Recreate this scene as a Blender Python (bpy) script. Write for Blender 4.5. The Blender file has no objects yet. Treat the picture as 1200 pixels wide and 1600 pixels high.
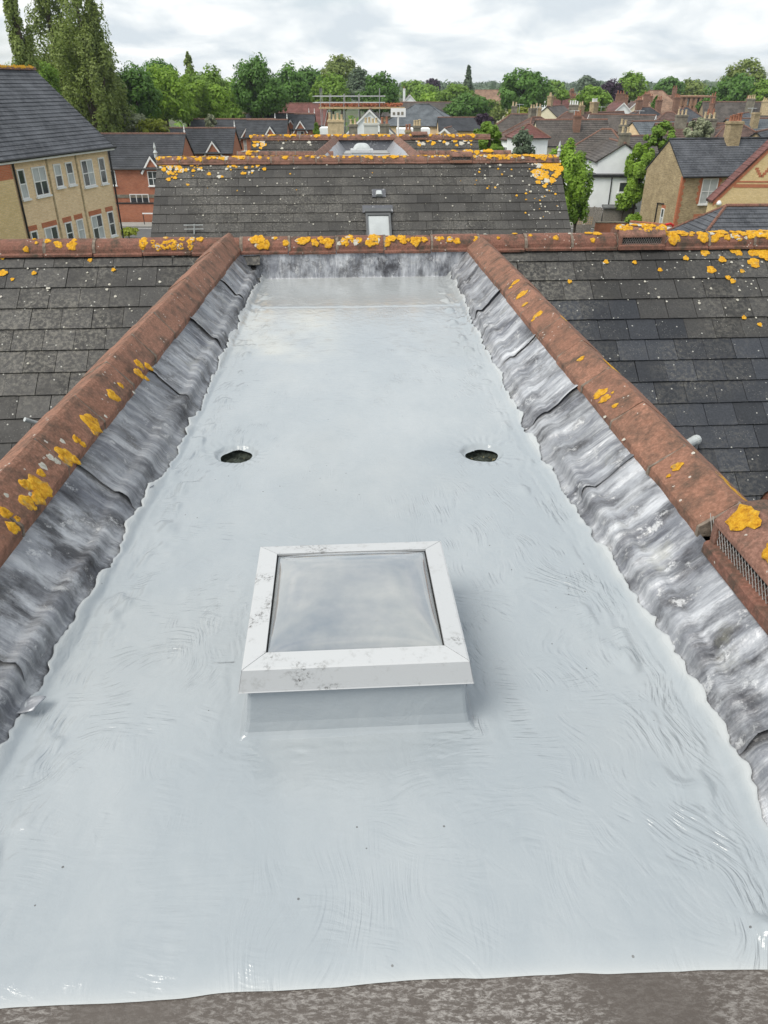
import bpy, math, random
import numpy as np
from mathutils import Matrix, Vector, Euler
R = math.radians
random.seed(7)
rng = np.random.default_rng(11)
sc = bpy.context.scene
col = sc.collection

# ------------------------------------------------------------------ camera, sky, sun, exposure
CAMZ = 12.0
TILT = R(30.0)
FPX = 1160.0
cam = bpy.data.cameras.new("camera")
cam.sensor_fit = 'VERTICAL'; cam.sensor_height = 36.0; cam.sensor_width = 27.0
cam.lens = 36.0 * FPX / 1600.0
cam.clip_start = 0.05; cam.clip_end = 6000
camo = bpy.data.objects.new("camera", cam); col.objects.link(camo)
camo.location = (0, 0, CAMZ); camo.rotation_euler = (R(90) - TILT, 0, 0)
sc.camera = camo

SUN_EL, SUN_AZ = R(54), R(-126)            # azimuth from +Y towards +X: light comes from the left, slightly behind
wd = bpy.data.worlds.new("World"); sc.world = wd; wd.use_nodes = True
nt = wd.node_tree; nt.nodes.clear()
def wn(t, **k):
    n = nt.nodes.new(t)
    for a, b in k.items(): setattr(n, a, b)
    return n
wl = nt.links.new
w_out = wn('ShaderNodeOutputWorld'); w_bg = wn('ShaderNodeBackground'); w_bg.inputs['Strength'].default_value = 0.1
sky = wn('ShaderNodeTexSky'); sky.sky_type = 'NISHITA'; sky.sun_disc = False
sky.sun_elevation = SUN_EL; sky.sun_rotation = SUN_AZ; sky.air_density = 1.0; sky.dust_density = 1.5
tc = wn('ShaderNodeTexCoord'); sp = wn('ShaderNodeSeparateXYZ'); wl(tc.outputs['Generated'], sp.inputs[0])
mz = wn('ShaderNodeMath', operation='MAXIMUM'); wl(sp.outputs['Z'], mz.inputs[0]); mz.inputs[1].default_value = 0.0
az = wn('ShaderNodeMath', operation='ADD'); wl(mz.outputs[0], az.inputs[0]); az.inputs[1].default_value = 0.30
dx = wn('ShaderNodeMath', operation='DIVIDE'); wl(sp.outputs['X'], dx.inputs[0]); wl(az.outputs[0], dx.inputs[1])
dy = wn('ShaderNodeMath', operation='DIVIDE'); wl(sp.outputs['Y'], dy.inputs[0]); wl(az.outputs[0], dy.inputs[1])
cb = wn('ShaderNodeCombineXYZ'); wl(dx.outputs[0], cb.inputs[0]); wl(dy.outputs[0], cb.inputs[1])
n1 = wn('ShaderNodeTexNoise'); n1.inputs['Scale'].default_value = 3.0; n1.inputs['Detail'].default_value = 7; n1.inputs['Roughness'].default_value = 0.56; n1.inputs['Distortion'].default_value = 0.35
wl(cb.outputs[0], n1.inputs['Vector'])
n2 = wn('ShaderNodeTexNoise'); n2.inputs['Scale'].default_value = 1.1; n2.inputs['Detail'].default_value = 5; n2.inputs['Roughness'].default_value = 0.6
mp2 = wn('ShaderNodeMapping'); mp2.inputs['Location'].default_value = (4.3, 2.1, 0); wl(cb.outputs[0], mp2.inputs[0]); wl(mp2.outputs[0], n2.inputs['Vector'])
cr = wn('ShaderNodeValToRGB'); e = cr.color_ramp.elements
e[0].position = 0.38; e[0].color = (4.5, 4.95, 5.3, 1)
e[1].position = 0.62; e[1].color = (6.9, 7.0, 7.0, 1)
m_ = e.new(0.50); m_.color = (5.6, 5.9, 6.05, 1)
wl(n1.outputs['Fac'], cr.inputs[0])
cf = wn('ShaderNodeValToRGB'); e = cf.color_ramp.elements
e[0].position = 0.36; e[0].color = (0.62, 0.62, 0.62, 1); e[1].position = 0.48; e[1].color = (1, 1, 1, 1)
wl(n2.outputs['Fac'], cf.inputs[0])
mx = wn('ShaderNodeMix', data_type='RGBA'); wl(cf.outputs[0], mx.inputs[0]); wl(sky.outputs[0], mx.inputs[6]); wl(cr.outputs[0], mx.inputs[7])
wl(mx.outputs[2], w_bg.inputs['Color']); wl(w_bg.outputs[0], w_out.inputs['Surface'])

sl = bpy.data.lights.new("sun", 'SUN'); sl.energy = 2.0; sl.angle = R(32); sl.color = (1.0, 0.94, 0.84)
so = bpy.data.objects.new("sun", sl); col.objects.link(so)
sdir = Vector((math.sin(SUN_AZ) * math.cos(SUN_EL), math.cos(SUN_AZ) * math.cos(SUN_EL), math.sin(SUN_EL)))
so.rotation_euler = sdir.to_track_quat('Z', 'Y').to_euler(); so.location = (-20, -10, 60)
sc.view_settings.view_transform = 'Standard'; sc.view_settings.look = 'None'
sc.view_settings.exposure = 0.70; sc.view_settings.gamma = 1.0
sc.render.engine = 'CYCLES'
sc.cycles.use_denoising = True
sc.cycles.max_bounces = 6; sc.cycles.diffuse_bounces = 3; sc.cycles.glossy_bounces = 3; sc.cycles.transparent_max_bounces = 6
sc.cycles.volume_bounces = 0

# ------------------------------------------------------------------ helpers
CT, ST = math.cos(TILT), math.sin(TILT)
def ray(px, py):
    a, b = (px - 600) / FPX, (py - 800) / FPX
    return Vector((a, CT - b * ST, -ST - b * CT))
def at(px, py, Y):
    d = ray(px, py); return Vector((d.x / d.y * Y, Y, CAMZ + d.z / d.y * Y))
def mpp(py, Y):                        # metres per photo pixel at distance Y
    return Y / ray(600, py).y / FPX
def tag(o, label=None, cat=None, group=None, kind=None):
    if label: o['label'] = label
    if cat: o['category'] = cat
    if group: o['group'] = group
    if kind: o['kind'] = kind
    return o
def empty(name, loc=(0, 0, 0), rz=0.0, label=None, cat=None, group=None):
    o = bpy.data.objects.new(name, None); col.objects.link(o)
    o.location = loc; o.rotation_euler = (0, 0, rz); o.empty_display_size = 0.3
    return tag(o, label, cat, group)
def link(name, me, mat=None, parent=None, M=None, kind=None):
    o = bpy.data.objects.new(name, me); col.objects.link(o)
    if mat is not None and not me.materials: me.materials.append(mat)
    if parent is not None: o.parent = parent
    if M is not None: o.matrix_basis = M
    if kind: o['kind'] = kind
    return o
def npmesh(name, V, F, smooth=False, uv=None):
    """V (n,3), F (m,4) or (m,3) arrays"""
    V = np.asarray(V, dtype=np.float32); F = np.asarray(F, dtype=np.int32)
    me = bpy.data.meshes.new(name); k = F.shape[1]
    me.vertices.add(len(V)); me.vertices.foreach_set('co', V.ravel())
    me.loops.add(F.size); me.loops.foreach_set('vertex_index', F.ravel())
    me.polygons.add(len(F)); me.polygons.foreach_set('loop_start', np.arange(0, F.size, k, dtype=np.int32))
    me.polygons.foreach_set('loop_total', np.full(len(F), k, dtype=np.int32))
    if smooth: me.polygons.foreach_set('use_smooth', np.ones(len(F), dtype=bool))
    if uv is not None:
        l = me.uv_layers.new(name='UVMap'); l.data.foreach_set('uv', np.asarray(uv, dtype=np.float32)[F.ravel()].ravel())
    me.update(calc_edges=True); return me
class MB:
    def __init__(s): s.v = []; s.f = []
    def add(s, vs, fs):
        b = len(s.v); s.v += [tuple(p) for p in vs]; s.f += [tuple(i + b for i in f) for f in fs]; return s
    def box(s, x0, x1, y0, y1, z0, z1, M=None):
        vs = [Vector(p) for p in ((x0,y0,z0),(x1,y0,z0),(x1,y1,z0),(x0,y1,z0),(x0,y0,z1),(x1,y0,z1),(x1,y1,z1),(x0,y1,z1))]
        if M is not None: vs = [M @ p for p in vs]
        return s.add(vs, [(0,3,2,1),(4,5,6,7),(0,1,5,4),(1,2,6,5),(2,3,7,6),(3,0,4,7)])
    def loft(s, rings, cap=True, closed=True):
        n = len(rings[0]); vs = [p for r in rings for p in r]; fs = []
        for i in range(len(rings) - 1):
            for j in range(n if closed else n - 1):
                a, b = i * n + j, i * n + (j + 1) % n
                fs.append((a, b, b + n, a + n))
        if cap: fs.append(tuple(range(n - 1, -1, -1))); fs.append(tuple(range((len(rings) - 1) * n, len(rings) * n)))
        return s.add(vs, fs)
    def tube(s, pts, rad, n=8):
        pts = [Vector(p) for p in pts]
        if not hasattr(rad, '__len__'): rad = [rad] * len(pts)
        rings = []
        for i, p in enumerate(pts):
            d = (pts[min(i + 1, len(pts) - 1)] - pts[max(i - 1, 0)]).normalized()
            a = d.cross(Vector((0, 0, 1)) if abs(d.z) < 0.9 else Vector((1, 0, 0))).normalized(); b = d.cross(a)
            rings.append([p + (a * math.cos(2 * math.pi * k / n) + b * math.sin(2 * math.pi * k / n)) * rad[i] for k in range(n)])
        return s.loft(rings)
    def lathe(s, prof, c=(0, 0, 0), n=12):
        return s.loft([[(c[0] + r * math.cos(2 * math.pi * k / n), c[1] + r * math.sin(2 * math.pi * k / n), c[2] + z) for k in range(n)] for r, z in prof])
    def mesh(s, name, smooth=False):
        me = bpy.data.meshes.new(name); me.from_pydata(s.v, [], s.f)
        if smooth: me.polygons.foreach_set('use_smooth', [True] * len(me.polygons))
        me.update(); return me
    def build(s, name, mat, parent=None, M=None, kind=None, smooth=False):
        return link(name, s.mesh(name, smooth), mat, parent, M, kind)
def bevel(o, w, seg=2):
    m = o.modifiers.new('bevel', 'BEVEL'); m.width = w; m.segments = seg; m.limit_method = 'ANGLE'; m.angle_limit = R(30); return o
# value noise (tiling 256 lattice)
_T = rng.random((256, 256)).astype(np.float64)
def vnoise(x, y):
    x = np.asarray(x, float); y = np.asarray(y, float)
    xi = np.floor(x).astype(int); yi = np.floor(y).astype(int); fx = x - xi; fy = y - yi
    fx = fx * fx * (3 - 2 * fx); fy = fy * fy * (3 - 2 * fy)
    a = _T[xi & 255, yi & 255]; b = _T[(xi + 1) & 255, yi & 255]; c = _T[xi & 255, (yi + 1) & 255]; d = _T[(xi + 1) & 255, (yi + 1) & 255]
    return (a + (b - a) * fx) * (1 - fy) + (c + (d - c) * fx) * fy - 0.5
def fbm(x, y, o=4):
    r = 0; a = 1.0
    for i in range(o): r = r + a * vnoise(x * 2 ** i + 17.3 * i, y * 2 ** i + 5.1 * i); a *= 0.5
    return r
def sstep(a, b, x):
    t = np.clip((x - a) / (b - a), 0, 1); return t * t * (3 - 2 * t)

# ------------------------------------------------------------------ materials
class NT:
    def __init__(s, name):
        s.m = bpy.data.materials.new(name); s.m.use_nodes = True; s.t = s.m.node_tree; s.t.nodes.clear()
        s.out = s.n('ShaderNodeOutputMaterial'); s.b = s.n('ShaderNodeBsdfPrincipled'); s.l(s.b.outputs[0], s.out.inputs[0])
        s.b.inputs['Specular IOR Level'].default_value = 0.35
    def n(s, t, **k):
        x = s.t.nodes.new(t)
        for a, b in k.items(): setattr(x, a, b)
        return x
    def l(s, a, b): s.t.links.new(a, b)
    def pos(s, scale=(1, 1, 1), obj=False, uv=False):
        if uv: src = s.n('ShaderNodeTexCoord').outputs['UV']
        elif obj: src = s.n('ShaderNodeTexCoord').outputs['Object']
        else: src = s.n('ShaderNodeNewGeometry').outputs['Position']
        m = s.n('ShaderNodeMapping'); m.inputs['Scale'].default_value = scale; s.l(src, m.inputs[0]); return m.outputs[0]
    def noise(s, v, scale, detail=4, rough=0.55, dist=0.0):
        x = s.n('ShaderNodeTexNoise'); x.inputs['Scale'].default_value = scale; x.inputs['Detail'].default_value = detail
        x.inputs['Roughness'].default_value = rough; x.inputs['Distortion'].default_value = dist; s.l(v, x.inputs['Vector']); return x.outputs['Fac']
    def vor(s, v, scale, feature='F1', out='Distance', rnd=1.0):
        x = s.n('ShaderNodeTexVoronoi'); x.feature = feature; x.inputs['Scale'].default_value = scale; x.inputs['Randomness'].default_value = rnd; s.l(v, x.inputs['Vector']); return x.outputs[out]
    def ramp(s, fac, stops):
        x = s.n('ShaderNodeValToRGB'); e = x.color_ramp.elements
        while len(e) < len(stops): e.new(0.5)
        for el, (p, c) in zip(e, stops):
            el.position = p; c = (c, c, c) if not hasattr(c, '__len__') else c; el.color = (*c, 1)
        s.l(fac, x.inputs[0]); return x.outputs[0]
    def mix(s, fac, a, b, mode='MIX'):
        x = s.n('ShaderNodeMix', data_type='RGBA', blend_type=mode)
        for i, v in ((0, fac), (6, a), (7, b)):
            if hasattr(v, 'is_linked'): s.l(v, x.inputs[i])
            elif i == 0: x.inputs[0].default_value = v
            else: x.inputs[i].default_value = (*v, 1) if hasattr(v, '__len__') else (v, v, v, 1)
        return x.outputs[2]
    def math(s, op, a, b=0.0):
        x = s.n('ShaderNodeMath', operation=op)
        for i, v in ((0, a), (1, b)):
            if hasattr(v, 'is_linked'): s.l(v, x.inputs[i])
            else: x.inputs[i].default_value = v
        return x.outputs[0]
    def rnd(s): return s.n('ShaderNodeObjectInfo').outputs['Random']
    def bump(s, h, strength=0.3, dist=0.01):
        x = s.n('ShaderNodeBump'); x.inputs['Strength'].default_value = strength; x.inputs['Distance'].default_value = dist
        s.l(h, x.inputs['Height']); s.l(x.outputs[0], s.b.inputs['Normal'])
    def done(s, color=None, rough=0.7, metal=0.0):
        if color is not None:
            if hasattr(color, 'is_linked'): s.l(color, s.b.inputs['Base Color'])
            else: s.b.inputs['Base Color'].default_value = (*color, 1)
        if hasattr(rough, 'is_linked'): s.l(rough, s.b.inputs['Roughness'])
        else: s.b.inputs['Roughness'].default_value = rough
        s.b.inputs['Metallic'].default_value = metal; return s.m
def plain(name, c, rough=0.6, var=0.25, scale=3.0, bump=0.0, metal=0.0):
    t = NT(name); p = t.pos(); f = t.noise(p, scale, 5, 0.6)
    a = tuple(x * (1 - var) for x in c); b = tuple(min(1, x * (1 + var)) for x in c)
    cl = t.ramp(f, [(0.3, a), (0.7, b)])
    if bump: t.bump(t.noise(p, scale * 8, 4), bump, 0.01)
    return t.done(cl, rough, metal)
M = {}
def tile_mat(name, c0, c1, lich, seed, sheen=0.55):
    t = NT(name); p = t.pos(); r = t.rnd()
    base = t.mix(t.noise(p, 2.2, 6, 0.65), c0, c1)
    base = t.mix(t.ramp(t.noise(p, 55, 3, 0.7), [(0.35, 0.0), (0.75, 0.7)]), base, tuple(x * 1.9 for x in c1))
    base = t.mix(0.75, base, t.ramp(r, [(0.0, 0.5), (0.5, 0.9), (1.0, 1.3)]), 'MULTIPLY')
    # pale grey crust and small whitish lichen spots
    area = t.ramp(t.noise(p, 0.9, 3, 0.6), [(0.42, 0.0), (0.62, 1.0)])
    sp1 = t.math('LESS_THAN', t.vor(t.pos((1, 1, 1)), 13.0), 0.10)
    spn = t.math('GREATER_THAN', t.noise(p, 9, 2), 0.56 - lich * 0.12)
    spots = t.math('MULTIPLY', sp1, spn)
    fine = t.math('MULTIPLY', t.math('LESS_THAN', t.vor(p, 42.0), 0.17), t.math('GREATER_THAN', t.noise(p, 4, 3), 0.52))
    crust = t.math('MULTIPLY', area, t.ramp(t.noise(p, 26, 4, 0.7), [(0.44, 0.0), (0.64, 0.7 * lich)]))
    base = t.mix(crust, base, (0.20, 0.19, 0.165))
    base = t.mix(t.math('MULTIPLY', fine, 0.4), base, (0.27, 0.27, 0.25))
    base = t.mix(t.math('MULTIPLY', spots, 0.85), base, (0.46, 0.46, 0.43))
    t.bump(t.noise(p, 90, 4, 0.7), 0.35, 0.004)
    return t.done(base, t.ramp(t.noise(p, 5), [(0.3, sheen - 0.08), (0.7, sheen + 0.15)]))
M['tile'] = tile_mat('dark_tile', (0.020, 0.020, 0.022), (0.042, 0.041, 0.039), 0.9, 1)
M['tile_blue'] = tile_mat('dark_tile_bluish', (0.016, 0.019, 0.025), (0.030, 0.033, 0.040), 0.7, 2, 0.5)
M['tile_far'] = tile_mat('dark_tile_lichened', (0.022, 0.021, 0.021), (0.046, 0.044, 0.041), 0.75, 3)
M['underlay'] = plain('underlay', (0.012, 0.012, 0.012), 0.9)
def terracotta(name, c0, c1, grime):
    t = NT(name); p = t.pos(); r = t.rnd()
    b = t.mix(t.noise(p, 5, 6, 0.7), c0, c1)
    b = t.mix(t.ramp(t.noise(p, 70, 3, 0.7), [(0.4, 0.0), (0.75, 0.6)]), b, tuple(min(1, x * 1.7 + 0.03) for x in c1))
    b = t.mix(t.ramp(r, [(0, 0.0), (1, 0.4)]), b, c0)
    g = t.math('MULTIPLY', t.ramp(t.noise(p, 7, 6, 0.75), [(0.46, 0.0), (0.66, 1.0)]), grime)
    b = t.mix(g, b, (0.060, 0.048, 0.036))
    w = t.math('MULTIPLY', t.math('LESS_THAN', t.vor(p, 26.0), 0.17), t.math('GREATER_THAN', t.noise(p, 6, 2), 0.585))
    b = t.mix(t.math('MULTIPLY', w, 0.8), b, (0.50, 0.47, 0.42))
    t.bump(t.noise(p, 120, 4, 0.75), 0.6, 0.006)
    return t.done(b, 0.85)
M['terra'] = terracotta('terracotta_ridge', (0.150, 0.072, 0.047), (0.275, 0.138, 0.092), 0.85)
M['terra_dark'] = terracotta('terracotta_grimy', (0.11, 0.050, 0.037), (0.22, 0.10, 0.070), 1.0)
M['terra_old'] = terracotta('terracotta_weathered', (0.12, 0.06, 0.045), (0.24, 0.125, 0.09), 1.0)
M['mortar'] = plain('mortar', (0.19, 0.155, 0.125), 0.95, 0.5, 30, 0.6)
t = NT('orange_lichen'); p = t.pos()
c = t.ramp(t.noise(p, 42, 6, 0.75), [(0.30, (0.24, 0.09, 0.006)), (0.46, (0.58, 0.28, 0.012)), (0.6, (0.72, 0.42, 0.03)), (0.74, (0.72, 0.52, 0.13))])
c = t.mix(t.ramp(t.noise(p, 16, 6, 0.8), [(0.54, 0.0), (0.66, 0.65)]), c, (0.30, 0.25, 0.13))
t.bump(t.noise(p, 150, 4, 0.8), 1.0, 0.008); M['lichen'] = t.done(c, 0.9)
t = NT('pale_lichen'); p = t.pos()
c = t.ramp(t.noise(p, 50, 5, 0.7), [(0.3, (0.28, 0.27, 0.22)), (0.7, (0.62, 0.60, 0.54))])
t.bump(t.noise(p, 150, 4, 0.8), 0.8, 0.006); M['pale_lichen'] = t.done(c, 0.9)

def coat_mat(name, attrs):
    t = NT(name); p = t.pos()
    c = t.mix(t.noise(p, 0.8, 5, 0.55), (0.280, 0.316, 0.346), (0.335, 0.370, 0.398))
    thick = t.ramp(t.noise(t.pos((1.0, 0.5, 1)), 2.3, 6, 0.62), [(0.42, 0.0), (0.70, 1.0)])
    c = t.mix(t.math('MULTIPLY', thick, 0.4), c, (0.425, 0.45, 0.465))
    speck = t.math('MULTIPLY', t.math('LESS_THAN', t.vor(p, 13.0), 0.045), t.math('GREATER_THAN', t.noise(p, 2.5, 2), 0.53))
    c = t.mix(t.math('MULTIPLY', speck, 0.75), c, (0.07, 0.065, 0.06))
    fine = t.math('MULTIPLY', t.noise(p, 70, 4, 0.6, 0.8), 0.00035)
    mid = t.math('MULTIPLY', t.noise(p, 9, 4, 0.5, 1.2), 0.0035)
    h = t.math('ADD', fine, mid)
    rough = t.ramp(t.noise(p, 3, 4), [(0.35, 0.05), (0.65, 0.12)])
    if attrs:
        def at_(n): x = t.n('ShaderNodeAttribute'); x.attribute_name = n; return x.outputs['Fac']
        for i in range(4):
            va = t.n('ShaderNodeAttribute'); va.attribute_name = 'bc%d' % i
            nz = t.math('SUBTRACT', t.noise(va.outputs['Vector'], 1.0, 2, 0.55), 0.5)
            h = t.math('ADD', h, t.math('MULTIPLY', at_('amp%d' % i), t.math('MULTIPLY', nz, 4.5)))
        for i in (0, 3): h = t.math('ADD', h, t.math('MULTIPLY', t.math('MULTIPLY', at_('amp%d' % i), 0.28), t.math('SINE', at_('ph%d' % i))))
        tone = at_('tone'); c = t.mix(tone, c, (0.345, 0.352, 0.340))
        c = t.mix(at_('pale'), c, (0.47, 0.48, 0.455)); dry = at_('dry'); c = t.mix(dry, c, (0.45, 0.472, 0.48)); x = t.n('ShaderNodeMix'); t.l(dry, x.inputs[0]); t.l(rough, x.inputs[2]); x.inputs[3].default_value = 0.4; rough = x.outputs[0]  # the pale mask lays a reflected sheen into the base colour
    t.bump(h, 1.0, 1.0); t.b.inputs['Specular IOR Level'].default_value = 0.55
    return t.done(c, rough)
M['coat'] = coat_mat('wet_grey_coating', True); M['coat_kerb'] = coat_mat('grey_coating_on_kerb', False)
def lead_mat(name, shift, k=1.0):
    t = NT(name); u = t.pos((1, 1, 1), uv=True); p = t.pos()
    def strk(a, b, off, sc_): 
        m = t.n('ShaderNodeMapping'); m.inputs['Scale'].default_value = (a, b, 1); m.inputs['Location'].default_value = (off, off * 0.7, 0); t.l(u, m.inputs[0])
        return t.noise(m.outputs[0], sc_, 9, 0.68, 0.08)
    lo = t.ramp(strk(1.7, 0.8, 30 + shift, 1.0), [(0.40, 0.0), (0.62, 1.0)]); hi = t.math('SUBTRACT', 1.0, lo)
    b = t.mix(t.ramp(strk(2.6, 0.9, 1 + shift, 1.0), [(0.36, 0.0), (0.62, 1.0)]), (0.15, 0.158, 0.18), (0.37, 0.385, 0.405))
    b = t.mix(t.ramp(strk(8, 0.55, 4 + shift, 1.0), [(0.48, 0.0), (0.60, 0.72)]), b, (0.54, 0.555, 0.57))
    b = t.mix(t.math('MULTIPLY', lo, t.ramp(strk(30, 0.9, 7 + shift, 1.0), [(0.50, 0.0), (0.64, 0.75)])), b, (0.70, 0.71, 0.71))
    b = t.mix(t.math('MULTIPLY', hi, t.ramp(strk(7, 1.0, 12 + shift, 1.0), [(0.45, 0.0), (0.58, 0.9)])), b, (0.038, 0.038, 0.043))
    b = t.mix(t.math('MULTIPLY', hi, t.ramp(strk(28, 1.0, 22 + shift, 1.0), [(0.55, 0.0), (0.68, 0.5)])), b, (0.06, 0.06, 0.065))
    b = t.mix(t.ramp(strk(3, 1.2, 18 + shift, 1.0), [(0.58, 0.0), (0.72, 0.30)]), b, (0.36, 0.35, 0.24))
    b = t.mix(t.ramp(t.noise(p, 5.5, 8, 0.72), [(0.54, 0.0), (0.66, 0.8)]), b, (0.05, 0.047, 0.047))
    b = t.mix(t.ramp(t.noise(p, 11, 9, 0.75), [(0.57, 0.0), (0.64, 0.7)]), b, (0.62, 0.63, 0.63))
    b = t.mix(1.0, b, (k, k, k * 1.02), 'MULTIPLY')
    t.bump(t.math('ADD', strk(40, 1.2, 3, 1.0), t.math('MULTIPLY', t.noise(p, 24, 5, 0.65), 1.2)), 0.65, 0.008)
    return t.done(b, t.ramp(t.noise(p, 9, 4), [(0.3, 0.30), (0.7, 0.50)]), 0.40)
M['lead'] = lead_mat('weathered_lead', 0.0, 1.18); M['lead_b'] = lead_mat('weathered_lead_dark', 31.0, 1.02); M['lead_c'] = lead_mat('weathered_lead_blue', 57.0, 0.80); M['lead_d'] = lead_mat('weathered_lead_shaded_b', 83.0, 0.92)  # last two leads have the shaded side's darkening multiplied into their colour
t = NT('old_felt'); p = t.pos()
pq = t.pos((1.0, 2.6, 1.0)); c = t.mix(t.noise(p, 3, 6, 0.7), (0.060, 0.050, 0.044), (0.13, 0.115, 0.105))
c = t.mix(t.math('MULTIPLY', t.ramp(t.noise(p, 2.2, 3), [(0.42, 0.15), (0.62, 1.0)]), t.ramp(t.noise(pq, 48, 7, 0.78, 0.4), [(0.47, 0.0), (0.62, 0.85)])), c, (0.34, 0.325, 0.31))
t.bump(t.noise(p, 60, 5, 0.7), 0.5, 0.006); M['felt'] = t.done(c, 0.75)
t = NT('white_painted_aluminium'); p = t.pos()
c = t.mix(t.ramp(t.noise(p, 30, 6, 0.7), [(0.56, 0.0), (0.80, 0.6)]), (0.45, 0.465, 0.48), (0.22, 0.22, 0.21))
g = t.math('MULTIPLY', t.ramp(t.noise(p, 7.5, 2), [(0.54, 0.0), (0.66, 1.0)]), t.ramp(t.noise(p, 75, 7, 0.8), [(0.50, 0.0), (0.60, 0.9)]))
c = t.mix(g, c, (0.06, 0.055, 0.05)); t.bump(t.noise(p, 200, 3), 0.1, 0.002)
M['alu'] = t.done(c, 0.38)
t = NT('aged_dome'); p = t.pos()
c = t.mix(t.ramp(t.noise(p, 2.6, 5, 0.6), [(0.36, 0.0), (0.64, 1.0)]), (0.15, 0.18, 0.215), (0.31, 0.325, 0.325))
t.b.inputs['Coat Weight'].default_value = 1.0; t.b.inputs['Coat IOR'].default_value = 2.1; t.b.inputs['Coat Roughness'].default_value = 0.10
c = t.mix(t.ramp(t.noise(p, 45, 4, 0.8), [(0.62, 0.0), (0.8, 0.5)]), c, (0.16, 0.15, 0.12))
t.b.inputs['Specular IOR Level'].default_value = 1.0; t.b.inputs['Transmission Weight'].default_value = 0.1
M['dome'] = t.done(c, t.ramp(t.noise(p, 6, 4), [(0.3, 0.04), (0.7, 0.12)]))
M['black'] = plain('black_rubber', (0.015, 0.015, 0.015), 0.7)
M['grime'] = plain('drain_grime', (0.045, 0.055, 0.045), 0.9, 0.7, 60, 0.8)
M['darkgrey'] = plain('dark_grey_metal', (0.10, 0.105, 0.11), 0.45, 0.15, 8)
M['litter'] = plain('leaf_litter', (0.13, 0.12, 0.07), 0.8, 0.6, 40)
M['wire'] = plain('galvanised_wire', (0.34, 0.33, 0.32), 0.5, 0.2, 30, 0, 0.6)
M['white'] = plain('white_plastic', (0.74, 0.75, 0.75), 0.4, 0.06, 3)
M['greypipe'] = plain('grey_pipe', (0.45, 0.48, 0.49), 0.45, 0.12, 12)
M['darkpipe'] = plain('black_gutter', (0.018, 0.018, 0.02), 0.45)
t = NT('window_glass'); t.b.inputs['Specular IOR Level'].default_value = 0.8
p = t.pos(); M['glass'] = t.done(t.mix(t.noise(p, 0.9, 3), (0.012, 0.016, 0.02), (0.09, 0.10, 0.11)), 0.06)
M['curtain'] = plain('net_curtain', (0.42, 0.45, 0.46), 0.35, 0.15, 2)
def brick_mat(name, c0, c1, mort, scale=1.0, blotch=0.5, bands=None):
    t = NT(name); tcd = t.n('ShaderNodeTexCoord'); s_ = t.n('ShaderNodeSeparateXYZ'); t.l(tcd.outputs['Object'], s_.inputs[0])
    cbn = t.n('ShaderNodeCombineXYZ'); t.l(t.math('ADD', s_.outputs['X'], s_.outputs['Y']), cbn.inputs[0]); t.l(s_.outputs['Z'], cbn.inputs[1])
    bt = t.n('ShaderNodeTexBrick'); t.l(cbn.outputs[0], bt.inputs['Vector']); bt.inputs['Scale'].default_value = 1.0 / scale
    bt.inputs['Brick Width'].default_value = 0.225; bt.inputs['Row Height'].default_value = 0.075; bt.inputs['Mortar Size'].default_value = 0.008
    bt.inputs['Color1'].default_value = (*c0, 1); bt.inputs['Color2'].default_value = (*c1, 1); bt.inputs['Mortar'].default_value = (*mort, 1); bt.inputs['Bias'].default_value = 0.0
    pm = t.pos(); c = t.mix(t.math('MULTIPLY', t.ramp(t.noise(pm, 1.3, 5, 0.65), [(0.4, 0.0), (0.7, 1.0)]), blotch), bt.outputs['Color'], tuple(x * 0.55 for x in c0))
    c = t.mix(t.ramp(t.noise(pm, 14, 3, 0.7), [(0.45, 0.0), (0.75, 0.4)]), c, tuple(min(1, x * 1.35) for x in c1))
    t.bump(bt.outputs['Fac'], 0.3, -0.008); return t.done(c, 0.85)
M['yellow'] = brick_mat('yellow_stock_brick', (0.66, 0.47, 0.27), (0.78, 0.59, 0.37), (0.60, 0.50, 0.38), 1.0, 0.12)
M['yellow2'] = brick_mat('bright_yellow_brick', (0.58, 0.43, 0.20), (0.68, 0.52, 0.27), (0.5, 0.42, 0.3), 1.0, 0.18)
M['london'] = brick_mat('london_stock_brick', (0.26, 0.195, 0.105), (0.46, 0.36, 0.21), (0.34, 0.30, 0.23), 1.0, 0.55)
M['red'] = brick_mat('red_brick', (0.30, 0.095, 0.05), (0.40, 0.14, 0.075), (0.32, 0.22, 0.16), 1.0, 0.35)
M['redtrim'] = brick_mat('red_trim_brick', (0.38, 0.11, 0.05), (0.46, 0.15, 0.07), (0.36, 0.22, 0.15), 1.0, 0.2)
M['orange'] = brick_mat('orange_brick', (0.27, 0.14, 0.085), (0.37, 0.20, 0.125), (0.33, 0.25, 0.19), 1.0, 0.45)
M['render_white'] = plain('white_render', (0.80, 0.83, 0.85), 0.8, 0.06, 1.5)
M['render_grey'] = plain('pale_grey_render', (0.55, 0.56, 0.53), 0.8, 0.08, 1.5)
M['cream'] = plain('cream_render', (0.68, 0.63, 0.47), 0.8, 0.06, 1.5)
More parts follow.
